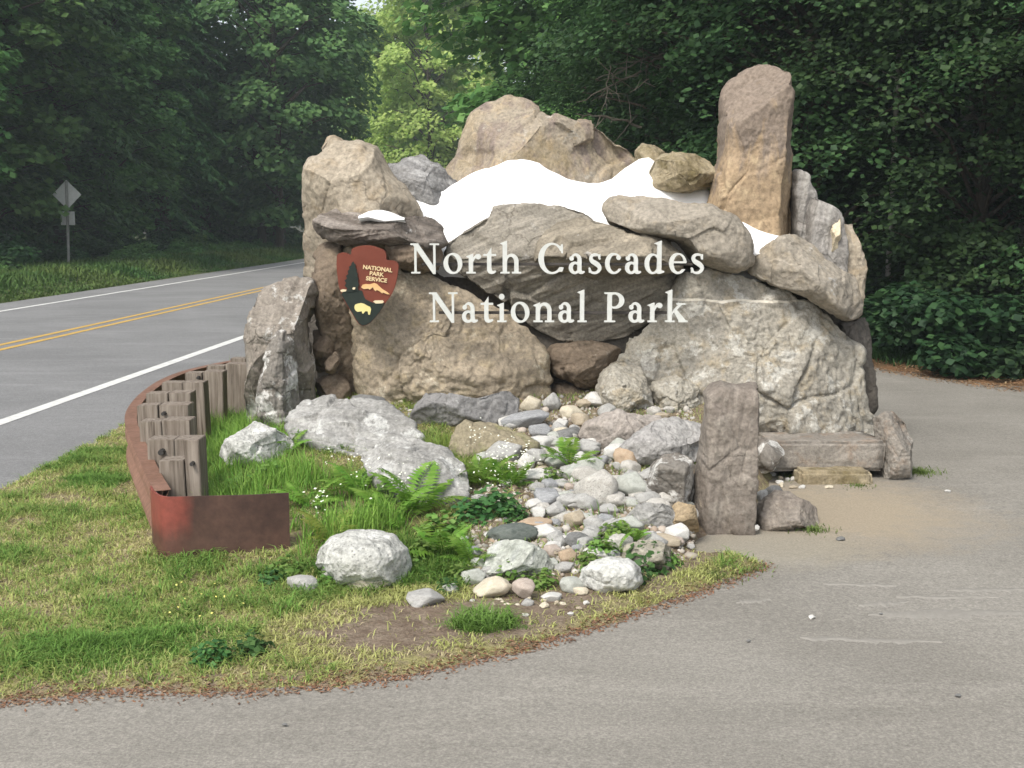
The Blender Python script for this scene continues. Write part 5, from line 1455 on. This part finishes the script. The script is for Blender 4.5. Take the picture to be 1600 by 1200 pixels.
FERNS = [(560, 772, 1.0, 'low fern with spread fronds in the middle of the grass'), (652, 800, 1.25, 'big bright fern left of the white flowers'), (700, 764, 1.0, 'fern in front of the slanting grey slab'),
         (520, 846, .95, 'yellow green fern beside the rusty end plate'), (612, 812, 1.1, 'fern above the large speckled boulder'), (690, 866, 1.1, 'fern right of the large speckled boulder'), (888, 728, .95, 'bright upright fern among the cobbles'),
         (760, 752, 1.0, 'bright fern right of the slanting slab'), (655, 730, .7, 'small fern on the grey ledge'), (486, 790, .9, 'fern in tall grass left of centre'), (985, 848, .6, 'little fern above the bright white boulder'), (962, 862, .6, 'small fern left of the brown grey boulder'),
         (800, 760, .8, 'fern beside the white flower heads'), (740, 880, .7, 'small fern left of the greenish white boulder'), (448, 706, .8, 'broad leafed fern right of the wedge shaped rock'), (518, 690, .6, 'small bright fern on the grey lichen ledge')]
def fern(px, py, sc_, label, seed):
    b = on_mound(px, py)
    r = random.Random(seed)
    e = empty('fern', (b[0], b[1], b[2] - .01), r.uniform(0, 6), label=label, cat='fern', group='ferns in the rock garden')
    n = r.randint(9, 12)
    for k in range(n):
        o = link('frond', fronds[k % 3], m_fern if 'yellow' not in label else m_fern_y, e, (0, 0, 0))
        o.rotation_euler = (r.uniform(-.15, .15), r.uniform(-.65, .15), 2 * PI * k / n + r.uniform(-.2, .2))
        s_ = sc_ * r.uniform(.7, 1.1) * .82; o.scale = (s_, s_, s_)
for i, f_ in enumerate(FERNS): fern(*f_, seed=i)

def leaf_quads(cent, nrm, size, aspect=1.0, rng=GR):
    """diamond leaves (n) as one quad each; nrm need not be unit"""
    n = len(cent)
    nrm = nrm / (np.linalg.norm(nrm, axis=1, keepdims=True) + 1e-9)
    a = np.cross(nrm, rng.normal(size=(n, 3))); a /= np.linalg.norm(a, axis=1, keepdims=True) + 1e-9
    b = np.cross(nrm, a)
    s_ = np.broadcast_to(np.asarray(size), (n,))[:, None]
    V = np.stack([cent - a * s_ * .5, cent + b * s_ * .38 * aspect - a * s_ * .06, cent + a * s_ * .5 , cent - b * s_ * .38 * aspect - a * s_ * .06], 1).reshape(-1, 3)
    F = np.arange(n * 4).reshape(n, 4)
    return V, F
def weed_mesh(seed, n=170, R=.13, Hh=.16, leaf=.045):
    r = np.random.default_rng(seed)
    A = Acc()
    d = r.normal(size=(n, 3)); d[:, 2] = np.abs(d[:, 2]); d /= np.linalg.norm(d, axis=1, keepdims=True)
    rad = r.uniform(.45, 1, n)[:, None]
    c_ = d * rad * np.array([R, R, Hh])
    v_, f_ = leaf_quads(c_, d * .6 + np.array([0, 0, .8]) + r.normal(0, .4, (n, 3)), r.uniform(.6, 1.2, n) * leaf, 1.1, r); A.add(v_, f_)
    for k in range(9):
        v_, f_ = tube(np.array([[0, 0, 0], c_[k] * .6, c_[k]]), .002, 4); A.add(v_, f_)
    return A.mesh('weed')
weeds = [weed_mesh(i) for i in range(4)]
m_weed_d = leaf_mat('weed_dark', [(.035, .10, .03), (.06, .15, .04), (.09, .19, .05)], .3, .2)
m_weed_l = leaf_mat('weed_light', [(.10, .21, .04), (.16, .27, .06), (.22, .33, .09)], .35, .2)
WE = [(775, 800, 1.3, 0, 'dark green bushy weed below the white flowers'), (735, 815, 1.0, 0, 'dark leafy weed left of the bushy weed'), (805, 812, .8, 0, 'small dark weed above the dark green stone'), (1012, 886, 1.1, 0, 'dark trailing plant over the brown grey boulder'), (985, 908, .9, 0, 'dark leafy plant right of the bright white boulder'),
      (960, 846, .9, 1, 'light green weed among white stones'), (940, 868, .8, 1, 'pale leafy weed left of the small fern'), (920, 884, .7, 1, 'leafy weed above the bright white boulder'), (690, 838, 1.2, 1, 'light green leafy weed right of the ferns'), (660, 872, .9, 1, 'leafy weed at the right side of the speckled boulder'),
      (450, 898, .8, 1, 'round leaved weed under the rusty end plate'), (425, 912, .7, 0, 'dark weed under the rusty end plate'), (520, 908, .8, 1, 'weed beside the cream stone'), (720, 905, .7, 1, 'weed by the smooth cream cobble'), (470, 690, .9, 1, 'yellow green leafy plant on the grey ledge'),
      (800, 905, .8, 1, 'weed at the foot of the greenish white boulder'), (845, 915, .8, 1, 'weed above the flat white cobble'), (700, 925, .6, 0, 'low weed right of the flat grey stone'), (330, 1035, .8, 0, 'low dark weed in the verge near the asphalt'), (395, 1020, .8, 0, 'flat leaved weed in the bare soil'), (580, 750, .9, 0, 'dark weed before the slanting slab'),
      (610, 782, 1.0, 1, 'leafy weed in the tall grass'), (860, 750, .7, 1, 'weed under the bright upright fern'), (1045, 880, .6, 1, 'weed at the right of the brown grey boulder'), (640, 890, .8, 1, 'weed right of the cream stone'), (380, 770, .9, 1, 'leafy weed in the grass by the rail posts'), (430, 745, .9, 1, 'leafy weed in front of the wedge shaped rock')]
for i, (px, py, s_, kd, lb) in enumerate(WE):
    b = on_mound(px, py)
    o = link('weed', weeds[i % 4], m_weed_l if kd else m_weed_d, None, (b[0], b[1], b[2] - .01), label=lb, cat='weed', group='leafy weeds in the rock garden and verge')
    o.rotation_euler = (0, 0, i * 1.3); o.scale = (s_, s_, s_ * .9)
# tiny white and yellow flowers
m_flw = simple_mat('flower_white', (.62, .64, .52), (.72, .74, .64), 8, .7)
m_fly = simple_mat('flower_yellow', (.66, .60, .16), (.74, .68, .22), 8, .7)
def flowers(spots, size, mat, nm, lb):
    c_ = np.array(spots)
    V, F = leaf_quads(c_, np.array([[0, -.3, 1.0]]) + GR.normal(0, .35, (len(c_), 3)), GR.uniform(.7, 1.2, len(c_)) * size, 1.6)
    link(nm, mesh_np(nm, V, F), mat, kind='stuff', label=lb)
sp_ = []
for (px, py, sx_, sy_, n) in [(790, 748, 34, 20, 60), (815, 765, 28, 14, 45), (560, 770, 60, 50, 40), (740, 725, 20, 10, 20), (760, 790, 40, 30, 30), (640, 780, 40, 30, 26), (500, 830, 14, 10, 22)]:
    for _ in range(n):
        b = on_mound(px + GR.normal(0, sx_ * .5), py + GR.normal(0, sy_ * .5)); sp_.append(b + np.array([0, 0, GR.uniform(.12, .26)]))
flowers(sp_, .013, m_flw, 'white_flowers', 'tiny white flower heads above the weeds and ferns')
sp_ = []
for _ in range(26):
    b = G(GR.normal(310, 45), GR.normal(955, 26)); sp_.append(b + np.array([0, 0, .075]))
flowers(sp_, .011, m_fly, 'yellow_flowers', 'tiny yellow flowers dotted in the verge grass')
# dry litter along the asphalt edge
n = 5200
ed = np.array(VERGE[0:9]); ii = GR.integers(0, len(ed) - 1, n); tt = GR.random(n)[:, None]
b_ = ed[ii] * (1 - tt) + ed[ii + 1] * tt
x = b_[:, 0] + GR.normal(0, .02, n); y = b_[:, 1] + GR.normal(.0, .045, n)
z = np.maximum(verge_surface(x, y), lot_z(x.reshape(1, -1), y.reshape(1, -1)).ravel()) + .004
V, F = leaf_quads(np.stack([x, y, z], -1), np.array([[0, 0, 1.0]]) + GR.normal(0, .25, (n, 3)), GR.uniform(.008, .028, n), .5)
link('dry_litter', mesh_np('dry_litter', V, F), leaf_mat('dry_leaf', [(.20, .10, .05), (.30, .17, .09), (.13, .08, .05), (.36, .26, .15)], .1, .1), kind='stuff', label='brown needles and dry leaf litter along the asphalt edge')
n = 9000
ed = np.array(FOREST_R[2:8]); ii = GR.integers(0, len(ed) - 1, n); tt = GR.random(n)[:, None]
b_ = ed[ii] * (1 - tt) + ed[ii + 1] * tt
x = b_[:, 0] + GR.normal(0, .05, n); y = b_[:, 1] + GR.normal(-.1, .3, n)
z = np.maximum(right_z(x.reshape(1, -1), y.reshape(1, -1)).ravel(), lot_z(x.reshape(1, -1), y.reshape(1, -1)).ravel()) + .005
V, F = leaf_quads(np.stack([x, y, z], -1), np.array([[0, 0, 1.0]]) + GR.normal(0, .25, (n, 3)), GR.uniform(.015, .05, n), .5)
link('dry_litter', mesh_np('dry_litter', V, F), bpy.data.materials['dry_leaf'], kind='stuff', label='rusty needle litter along the far edge of the pull-out')

# ================================================================== TREES
TR = np.random.default_rng(77)
m_bark = simple_mat('dark_bark', (.055, .042, .032), (.10, .08, .062), 8, .95, .1, .6, 0, (3, 3, .6))
m_birch = simple_mat('pale_bark', (.30, .28, .25), (.46, .44, .40), 6, .8, .2, .3, 0, (1, 1, 3))
m_maple = leaf_mat('maple_leaf', [(.07, .175, .05), (.11, .24, .065), (.17, .32, .09), (.115, .25, .07)], .35, .3)
m_needle = leaf_mat('conifer_needle', [(.055, .125, .045), (.08, .17, .055), (.115, .22, .068)], .2, .3)
m_needleF = leaf_mat('haze_pale_needle', [(.075, .16, .07), (.105, .205, .08), (.14, .25, .09)], .25, .2)  # distance haze put into the needle colour of the far conifers
m_mapleF = leaf_mat('far_maple_leaf', [(.08, .19, .065), (.12, .25, .08), (.17, .31, .10)], .4, .2)  # lighter copy of the maple leaf, haze veil put into its colour
m_bushL = leaf_mat('light_bush_leaf', [(.07, .17, .045), (.11, .23, .06), (.16, .29, .08)], .35, .3)
m_mapleR = leaf_mat('shade_maple_leaf', [(.026, .062, .024), (.042, .095, .034), (.07, .14, .046), (.045, .10, .034)], .35, .3)  # darker maple copy, shade of the right forest put into the colour
m_needleR = leaf_mat('shade_conifer_needle', [(.018, .042, .021), (.026, .058, .027), (.04, .08, .034)], .2, .3)  # needles darkened in colour for the shade under the right canopy
m_bushR = leaf_mat('shade_bush_leaf', [(.014, .036, .015), (.022, .055, .02), (.038, .08, .026)], .3, .4)  # bush leaf darkened in colour for the shade at the forest foot
m_lime = leaf_mat('sunlit_leaf', [(.33, .50, .12), (.42, .58, .16), (.50, .63, .20)], .45, .2)  # sunlight on the far trees put into a brighter leaf colour
m_limeg = leaf_mat('light_green_leaf', [(.20, .40, .14), (.27, .47, .17), (.34, .53, .20)], .45, .2)  # brightness of the lit far trees put into the leaf colour
m_bush = leaf_mat('bush_leaf', [(.025, .07, .022), (.04, .10, .03), (.065, .14, .042)], .35, .35)
def broadleaf(seed, Ht, R, base, nclump, nleaf, size, flat=.3):
    r = np.random.default_rng(seed)
    T_ = Acc()
    th = np.linspace(0, 1, 9)
    tp = np.stack([.35 * np.sin(th * 2.2 + seed), .35 * np.cos(th * 1.7 + seed) - .35 * math.cos(seed), Ht * .9 * th], -1); tp[:, 0] -= tp[0, 0]
    v_, f_ = tube(tp, np.linspace(.026 * Ht * .5, .015, 9), 8); T_.add(v_, f_)
    t = np.sort(r.uniform(0, 1, nclump)); ang = r.uniform(0, 2 * PI, nclump)
    env = R * np.sin(PI * (t * .86 + .10)) ** .65
    rad = env * np.clip(r.beta(3, 1.3, nclump), .15, 1)
    cz = base + (Ht - base) * t
    cc = np.stack([rad * np.cos(ang), rad * np.sin(ang), cz], -1)
    for k in range(0, nclump, 3):
        z0 = max(.8, cz[k] - rad[k] * .55); b = np.array([np.interp(z0, tp[:, 2], tp[:, 0]), np.interp(z0, tp[:, 2], tp[:, 1]), z0])
        md_ = (b + cc[k]) / 2 + np.array([0, 0, .15 * rad[k]])
        v_, f_ = tube(np.array([b, md_, cc[k]]), np.array([.05, .03, .01]) * (Ht / 14), 5); T_.add(v_, f_)
    cr_ = r.uniform(.6, 1.25, nclump) * R * .24
    ci = np.repeat(np.arange(nclump), nleaf)
    n = len(ci)
    d = r.normal(size=(n, 3)); d /= np.linalg.norm(d, axis=1, keepdims=True)
    q = d * (r.random(n) ** .45)[:, None] * cr_[ci][:, None] * np.array([1, 1, flat * 1.5])
    out = np.stack([np.cos(ang), np.sin(ang), 0 * ang], -1)[ci]
    q[:, 2] -= .28 * np.sum(q * out, 1)
    pos = cc[ci] + q
    nr = np.array([0, 0, 1.0]) + out * .45 + r.normal(0, .42, (n, 3))
    V, F = leaf_quads(pos, nr, r.uniform(.65, 1.25, n) * size, 1.25, r)
    return T_.mesh('trunk', True), mesh_np('crown', V, F)
def conifer(seed, Ht, R, base, nwh, card, per, droop=.5):
    r = np.random.default_rng(seed)
    T_ = Acc()
    v_, f_ = tube(np.array([[0, 0, 0], [0.02, .03, Ht * .5], [0, 0, Ht]]), np.array([.018 * Ht, .011 * Ht, .01]), 8); T_.add(v_, f_)
    Cs, Ds, Ns = [], [], []
    for i in range(nwh):
        t = (i + r.uniform(-.3, .3)) / nwh; t = min(max(t, 0), .985)
        z = base + (Ht - base) * t
        L0 = R * (1 - t) ** .8 * (.55 + .45 * min(1, t * 6)) + .25
        nb = 7 if t < .7 else 5
        a0 = r.uniform(0, 6)
        for k in range(nb):
            a = a0 + 2 * PI * k / nb + r.uniform(-.3, .3); L = L0 * r.uniform(.6, 1.15)
            dr = np.array([math.cos(a), math.sin(a), 0]); sd_ = np.array([-dr[1], dr[0], 0])
            m = int(per * (.3 + L / R))
            u = r.random(m) ** .7 * .9 + .1
            lat = r.normal(0, .13, m) * L * (1.15 - u)
            p = np.array([0, 0, z]) + dr * (u * L)[:, None] + sd_ * lat[:, None]
            p[:, 2] += .18 * L * u - droop * L * u ** 2 - np.abs(lat) * .35 + r.normal(0, .04, m)
            dd = dr * .8 + sd_ * (np.sign(lat) * .8)[:, None] + np.stack([0 * u, 0 * u, -.25 - .5 * u], -1) + r.normal(0, .25, (m, 3))
            Cs.append(p); Ds.append(dd)
            if i % 2 == 0 and k % 2 == 0:
                v_, f_ = tube(np.array([[0, 0, z], np.array([0, 0, z + .1 * L]) + dr * L * .5, np.array([0, 0, z + .12 * L - droop * L * .36]) + dr * L * .72]), np.array([.022, .013, .004]), 4); T_.add(v_, f_)
    c_ = np.concatenate(Cs); d = np.concatenate(Ds); n = len(c_)
    d /= np.linalg.norm(d, axis=1, keepdims=True)
    w = np.cross(d, np.array([0, 0, 1.0]) + r.normal(0, .5, (n, 3))); w /= np.linalg.norm(w, axis=1, keepdims=True) + 1e-9
    L = (r.uniform(.7, 1.3, n) * card)[:, None]; W = L * .17
    V = np.stack([c_ - d * L * .4, c_ + w * W, c_ + d * L * .6, c_ - w * W], 1).reshape(-1, 3)
    return T_.mesh('trunk', True), mesh_np('crown', V, np.arange(n * 4).reshape(n, 4))
def bush_mesh(seed, n=5600, leaf=.078):
    r = np.random.default_rng(seed)
    nb = 16
    c_ = r.normal(size=(nb, 3)); c_[:, 2] = np.abs(c_[:, 2]); c_ /= np.linalg.norm(c_, axis=1, keepdims=True); c_ *= r.uniform(.35, .95, (nb, 1)); c_[:, 2] *= .95
    ci = r.integers(0, nb, n)
    d = r.normal(size=(n, 3)); d /= np.linalg.norm(d, axis=1, keepdims=True)
    p = c_[ci] + d * (r.random(n) ** .4)[:, None] * .30 * np.array([1, 1, .7])
    p[:, 2] = np.abs(p[:, 2])
    V, F = leaf_quads(p, d * .5 + np.array([0, 0, .8]) + r.normal(0, .4, (n, 3)), r.uniform(.6, 1.2, n) * leaf, 1.2, r)
    A = Acc(); A.add(V, F)
    for k in range(8):
        v_, f_ = tube(np.array([[0, 0, -.05], c_[k] * .6, c_[k]]), .012, 4); A.add(v_, f_)
    return A.mesh('foliage')
maples = [broadleaf(1, 15, 4.2, 1.4, 190, 130, .26), broadleaf(2, 13, 3.8, 1.2, 170, 130, .24), broadleaf(3, 17, 4.6, 2.0, 210, 130, .28)]
mapleF = [broadleaf(4, 14, 3.6, .8, 300, 300, .105), broadleaf(5, 12, 3.4, .6, 280, 300, .10)]            # finer leaves for the near trees
conif = [conifer(1, 22, 4.0, 1.0, 46, .34, 62), conifer(2, 19, 3.6, .8, 42, .32, 62), conifer(3, 17, 3.6, .6, 40, .19, 170, .6)]
bushes = [bush_mesh(i) for i in range(4)]
for lst in (maples, mapleF):
    for a, b in lst: a.materials.append(m_bark); b.materials.append(m_maple)
for a, b in conif: a.materials.append(m_bark); b.materials.append(m_needle)
for b in bushes: b.materials.append(m_bush)
def tree(kind, x, y, z, s_, rz, label, group, mats=None, nm=None, sz=None):
    e = empty(nm or ('conifer_tree' if kind in conif else 'maple_tree'), (x, y, z - .05), rz, label=label, cat='tree', group=group)
    a = link('trunk', kind[0], mats[0] if mats else None, e); b = link('crown', kind[1], mats[1] if mats else None, e)
    e.scale = (s_, s_, sz or s_)
    return e
tr = random.Random(11)
LZ = lambda x, y: float(left_z(np.array([[x]]), np.array([[y]]))[0, 0])
RZ = lambda x, y: float(right_z(np.array([[x]]), np.array([[y]]))[0, 0])
gl, gr_ = 'trees of the forest left of the highway', 'trees of the forest behind and right of the monument'
lab = {('L', 'm'): 'leafy maple in the dark forest left of the highway', ('L', 'c'): 'dark conifer standing in the forest left of the highway',
       ('R', 'm'): 'leafy maple in the shady forest behind and right of the monument', ('R', 'c'): 'dark drooping conifer in the forest behind and right of the monument'}
ROWL = [', front row', ', second row', ', third row', ', back row']
# left of the highway
for row, (off, y0, y1, st, sc_) in enumerate([(-20.5, 37, 70, 3.6, .95), (-24, 38, 66, 4.4, 1.1), (-29, 40, 64, 5.0, 1.25), (-35, 42, 64, 6.0, 1.3)]):
    y = y0
    while y < y1:
        x = road_x(off, min(y, 80)) + tr.uniform(-1.2, 1.2)
        k = 'm' if tr.random() < (.62 if row < 2 else .2) else 'c'
        kd = tr.choice(maples) if k == 'm' else tr.choice(conif[:2])
        tree(kd, x, y, LZ(x, y), sc_ * tr.uniform(.85, 1.15), tr.uniform(0, 6), lab[('L', k)] + ROWL[row], gl)
        y += st * tr.uniform(.8, 1.2)
y = 28
while y < 84:
    x = road_x(-18.6, min(y, 80)) + tr.uniform(-.7, .5)
    o = link('bush', tr.choice(bushes), None, None, (x, y, LZ(x, y) - .1), label='leafy bush at the foot of the forest left of the highway', cat='bush', group='bushes along the left forest edge')
    s_ = tr.uniform(.9, 1.9); o.scale = (s_ * 1.2, s_ * 1.2, s_); o.rotation_euler = (0, 0, tr.uniform(0, 6))
    y += tr.uniform(1.6, 2.6)
y = 27
while y < 78:
    x = road_x(-16.6, y) + tr.uniform(-.6, .5)
    if not 35 < y < 43:
        o = link('bush', tr.choice(bushes), m_bushL, None, (x, y, LZ(x, y) - .1), label='low light green bush in the grass strip across the highway', cat='bush', group='low bushes across the highway')
        s_ = tr.uniform(.5, 1.1); o.scale = (s_ * 1.4, s_ * 1.4, s_); o.rotation_euler = (0, 0, tr.uniform(0, 6))
    y += tr.uniform(1.4, 3.0)
# behind and right of the monument
edge = np.array(FOREST_R[1:11])
seg = np.linalg.norm(np.diff(edge, axis=0), axis=1); cum = np.concatenate([[0], np.cumsum(seg)])
def along(s_):
    i = min(np.searchsorted(cum, s_, side='right') - 1, len(seg) - 1); t = (s_ - cum[i]) / seg[i]
    p = edge[i] * (1 - t) + edge[i + 1] * t; d = (edge[i + 1] - edge[i]) / seg[i]
    return p, np.array([d[1], -d[0]])               # outward into the forest
for row, (off, st, sc_) in enumerate([(2.6, 2.9, .9), (5.6, 3.2, 1.1), (10, 4.2, 1.25), (16, 6, 1.4)]):
    s_ = .5
    while s_ < cum[-1]:
        p, nn_ = along(s_)
        q = p + nn_ * (off + tr.uniform(-.5, .7))
        near = math.hypot(q[0], q[1]) < 26
        if q[1] < 46 and 800 + FPX * (q[0] - 3.2) / q[1] < (760 if q[1] < 32 else 690): s_ += st * .5; continue
        k = 'm' if tr.random() < (.40 if row < 2 else .3) else 'c'
        kd = (tr.choice(mapleF) if near else tr.choice(maples)) if k == 'm' else (conif[2] if near else tr.choice(conif))
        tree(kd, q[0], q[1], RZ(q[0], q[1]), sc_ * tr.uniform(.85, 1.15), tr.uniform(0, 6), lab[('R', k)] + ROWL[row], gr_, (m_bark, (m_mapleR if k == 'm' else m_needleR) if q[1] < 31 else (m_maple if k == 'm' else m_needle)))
        s_ += st * tr.uniform(.8, 1.2)
s_ = .3
while s_ < cum[-1]:
    p, nn_ = along(s_); q = p + nn_ * tr.uniform(.9, 1.6)
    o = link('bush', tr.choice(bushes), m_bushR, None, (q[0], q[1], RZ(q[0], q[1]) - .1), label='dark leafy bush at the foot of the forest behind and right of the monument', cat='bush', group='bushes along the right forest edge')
    k = tr.uniform(.7, 1.5); o.scale = (k * 1.15, k * 1.15, k); o.rotation_euler = (0, 0, tr.uniform(0, 6))
    s_ += tr.uniform(.9, 1.4)
# bright trees far down the road
for i, (px, Y, ht, mt, kd, lb) in enumerate([(672, 90, 23, 'y', 0, 'tall yellow green tree in bright light far down the highway, right one'), (640, 98, 22, 'y', 2, 'yellow green tree in bright light behind the tall right one'), (592, 108, 18.6, 'g', 1, 'light green tree below the patch of white sky'),
                                             (566, 112, 17.5, 'g', 0, 'light green tree left of the patch of white sky'), (606, 104, 16, 'y', 1, 'lower yellow green tree left of the tall ones'), (580, 108, 14, 'y', 2, 'low yellow green tree at the bend'),
                                             (650, 100, 15, 'y', 1, 'yellow green young tree at the road bend'), (548, 116, 17, 'g', 2, 'light green tree half hidden by the dark forest'), (690, 100, 24, 'g', 0, 'light green tree behind the dark conifers'), (625, 125, 17, 'g', 1, 'light green tree at the far end of the road'), (514, 118, 19, 'g', 2, 'light green tree showing beside the last dark conifer on the left'),
                                             (530, 130, 16, 'g', 1, 'hazy light green tree under the white sky patch, left side'), (488, 112, 20, 'g', 0, 'light green tree mostly hidden behind the left forest'), (700, 96, 20, 'y', 1, 'yellow green tree peeping out left of the humped boulder')]):
    p = P(px, 340, Y)
    base_h = {0: 15, 1: 13, 2: 17}[kd]; s_ = ht / base_h
    tree(maples[kd], p[0], Y, 0, s_ * .8, i * 1.1, lb, 'bright trees far down the highway', (m_bark, m_lime if mt == 'y' else m_limeg), 'broadleaf_tree', s_)

for i, (px, Y, k, sc_) in enumerate([(436, 60, -1, 1.15), (436, 68, 1, 1.15), (420, 74, 0, 1.2), (410, 64, -2, 1.4)]):
    p = P(px, 340, Y)
    if k < 0:
        tree(maples[-k - 1], p[0], Y, 0, sc_, i * 1.7, 'tall pale green leafy tree among the conifers at the far end of the left forest', 'leafy trees at the far end of the left forest', (m_bark, m_mapleF), None, sc_ * 1.15)
        continue
    tree(conif[k], p[0], Y, 0, sc_, i * 1.7, 'tall conifer with haze paled needles at the far end of the forest left of the highway', 'conifers at the far end of the left forest', (m_bark, m_needleF))
# bare dead branches, pale trunks
def branchy(nm, start, dirv, L, r0, seed, mat, label, nsub=9, cat='dead branch'):
    r = np.random.default_rng(seed); A = Acc()
    t = np.linspace(0, 1, 12)
    d = np.array(dirv, float); d /= np.linalg.norm(d)
    p = np.array(start)[None] + d[None] * (L * t)[:, None] + np.cumsum(r.normal(0, .02 * L, (12, 3)), 0) * np.array([1, .4, .8])
    v_, f_ = tube(p, np.linspace(r0, r0 * .25, 12), 6); A.add(v_, f_)
    for k in range(nsub):
        i = r.integers(2, 11); sd_ = d * r.uniform(.3, 1) + r.normal(0, .6, 3); sd_ /= np.linalg.norm(sd_)
        l = L * r.uniform(.2, .5) * (1.2 - i / 12); q = p[i][None] + sd_[None] * (l * np.linspace(0, 1, 6))[:, None] + np.cumsum(r.normal(0, .02 * l, (6, 3)), 0)
        v_, f_ = tube(q, np.linspace(r0 * .45, r0 * .12, 6), 5); A.add(v_, f_)
    c_ = np.array(start)
    me = A.mesh(nm, True); me.transform(Matrix.Translation(-Vector(c_)))
    return link(nm, me, mat, None, c_, label=label, cat=cat)
m_dead = simple_mat('dead_wood', (.10, .085, .065), (.17, .145, .12), 6, .9)
Yb = 20.2
for i, (a, b, r0, lb) in enumerate([((1066, 78), (920, 140), .022, 'upper bare dead branch above the brown humped boulder'), ((1040, 92), (900, 165), .022, 'second bare dead branch hanging left over the boulders'), ((1065, 80), (985, 150), .02, 'thin bare dead branch pointing down left'),
                                    ((1000, 195), (880, 185), .022, 'curved bare branch just above the humped boulder'), ((955, 100), (950, 175), .012, 'small hanging dead twig between bare branches')]):
    pa, pb = P(*a, Yb - i * .15), P(*b, Yb - i * .15 - .8)
    branchy('dead_branch', pa, pb - pa, np.linalg.norm(pb - pa), r0, 60 + i, m_dead, lb)
for i, (px, pt, Y, r0, lb, lean) in enumerate([(1490, -60, 19.4, .13, 'pale mottled tree trunk in the upper right of the forest', .02), (1530, -60, 20.2, .06, 'thin whitish tree trunk right of the mottled one', -.03), (1585, -60, 19.6, .07, 'whitish tree trunk at the right picture edge', .02), (1381, -60, 18.2, .035, 'thin pale sapling stem right of the stone pillar', .01)]):
    b = P(px, 560, Y); b[2] = RZ(b[0], b[1]) - .1
    hgt = 8
    v_, f_ = tube(np.array([[0, 0, 0], [lean * 3, 0, hgt * .5], [lean * 8, .1, hgt]]), np.array([r0 * 1.2, r0, r0 * .7]), 8)
    e = empty('bare_tree', b, label=lb, cat='tree')
    link('trunk', mesh_np('trunk', v_, f_, True), m_birch, e)
    A = Acc(); r = np.random.default_rng(i)
    for k in range(7):
        z = r.uniform(3.5, 7.5); a = r.uniform(0, 6.28); l = r.uniform(.5, 1.2)
        v_, f_ = tube(np.array([[0, 0, z], [math.cos(a) * l * .5, math.sin(a) * l * .5, z + .25], [math.cos(a) * l, math.sin(a) * l, z + .3]]), np.array([r0 * .3, r0 * .2, .004]), 5)
        link('limb', mesh_np('limb', v_, f_, True), m_birch, e)
    pass

# ================================================================== AIR
hz_m, nt, out = newmat('haze_air')
pv = nd(nt, 'ShaderNodeVolumePrincipled')
pv.inputs['Color'].default_value = (.80, .93, .97, 1)
pv.inputs['Density'].default_value = 0.0009
pv.inputs['Anisotropy'].default_value = 0.0
nt.links.new(pv.outputs[0], out.inputs['Volume'])
hb = np.array([(x, y, z) for z in (-1.2, 62) for y in (-30, 280) for x in (-175, 175)], float)
link('haze', mesh_np('haze', hb, np.array([[0, 2, 3, 1], [4, 5, 7, 6], [0, 1, 5, 4], [2, 6, 7, 3], [0, 4, 6, 2], [1, 3, 7, 5]])), hz_m, kind='stuff', label='thin haze between the trees')
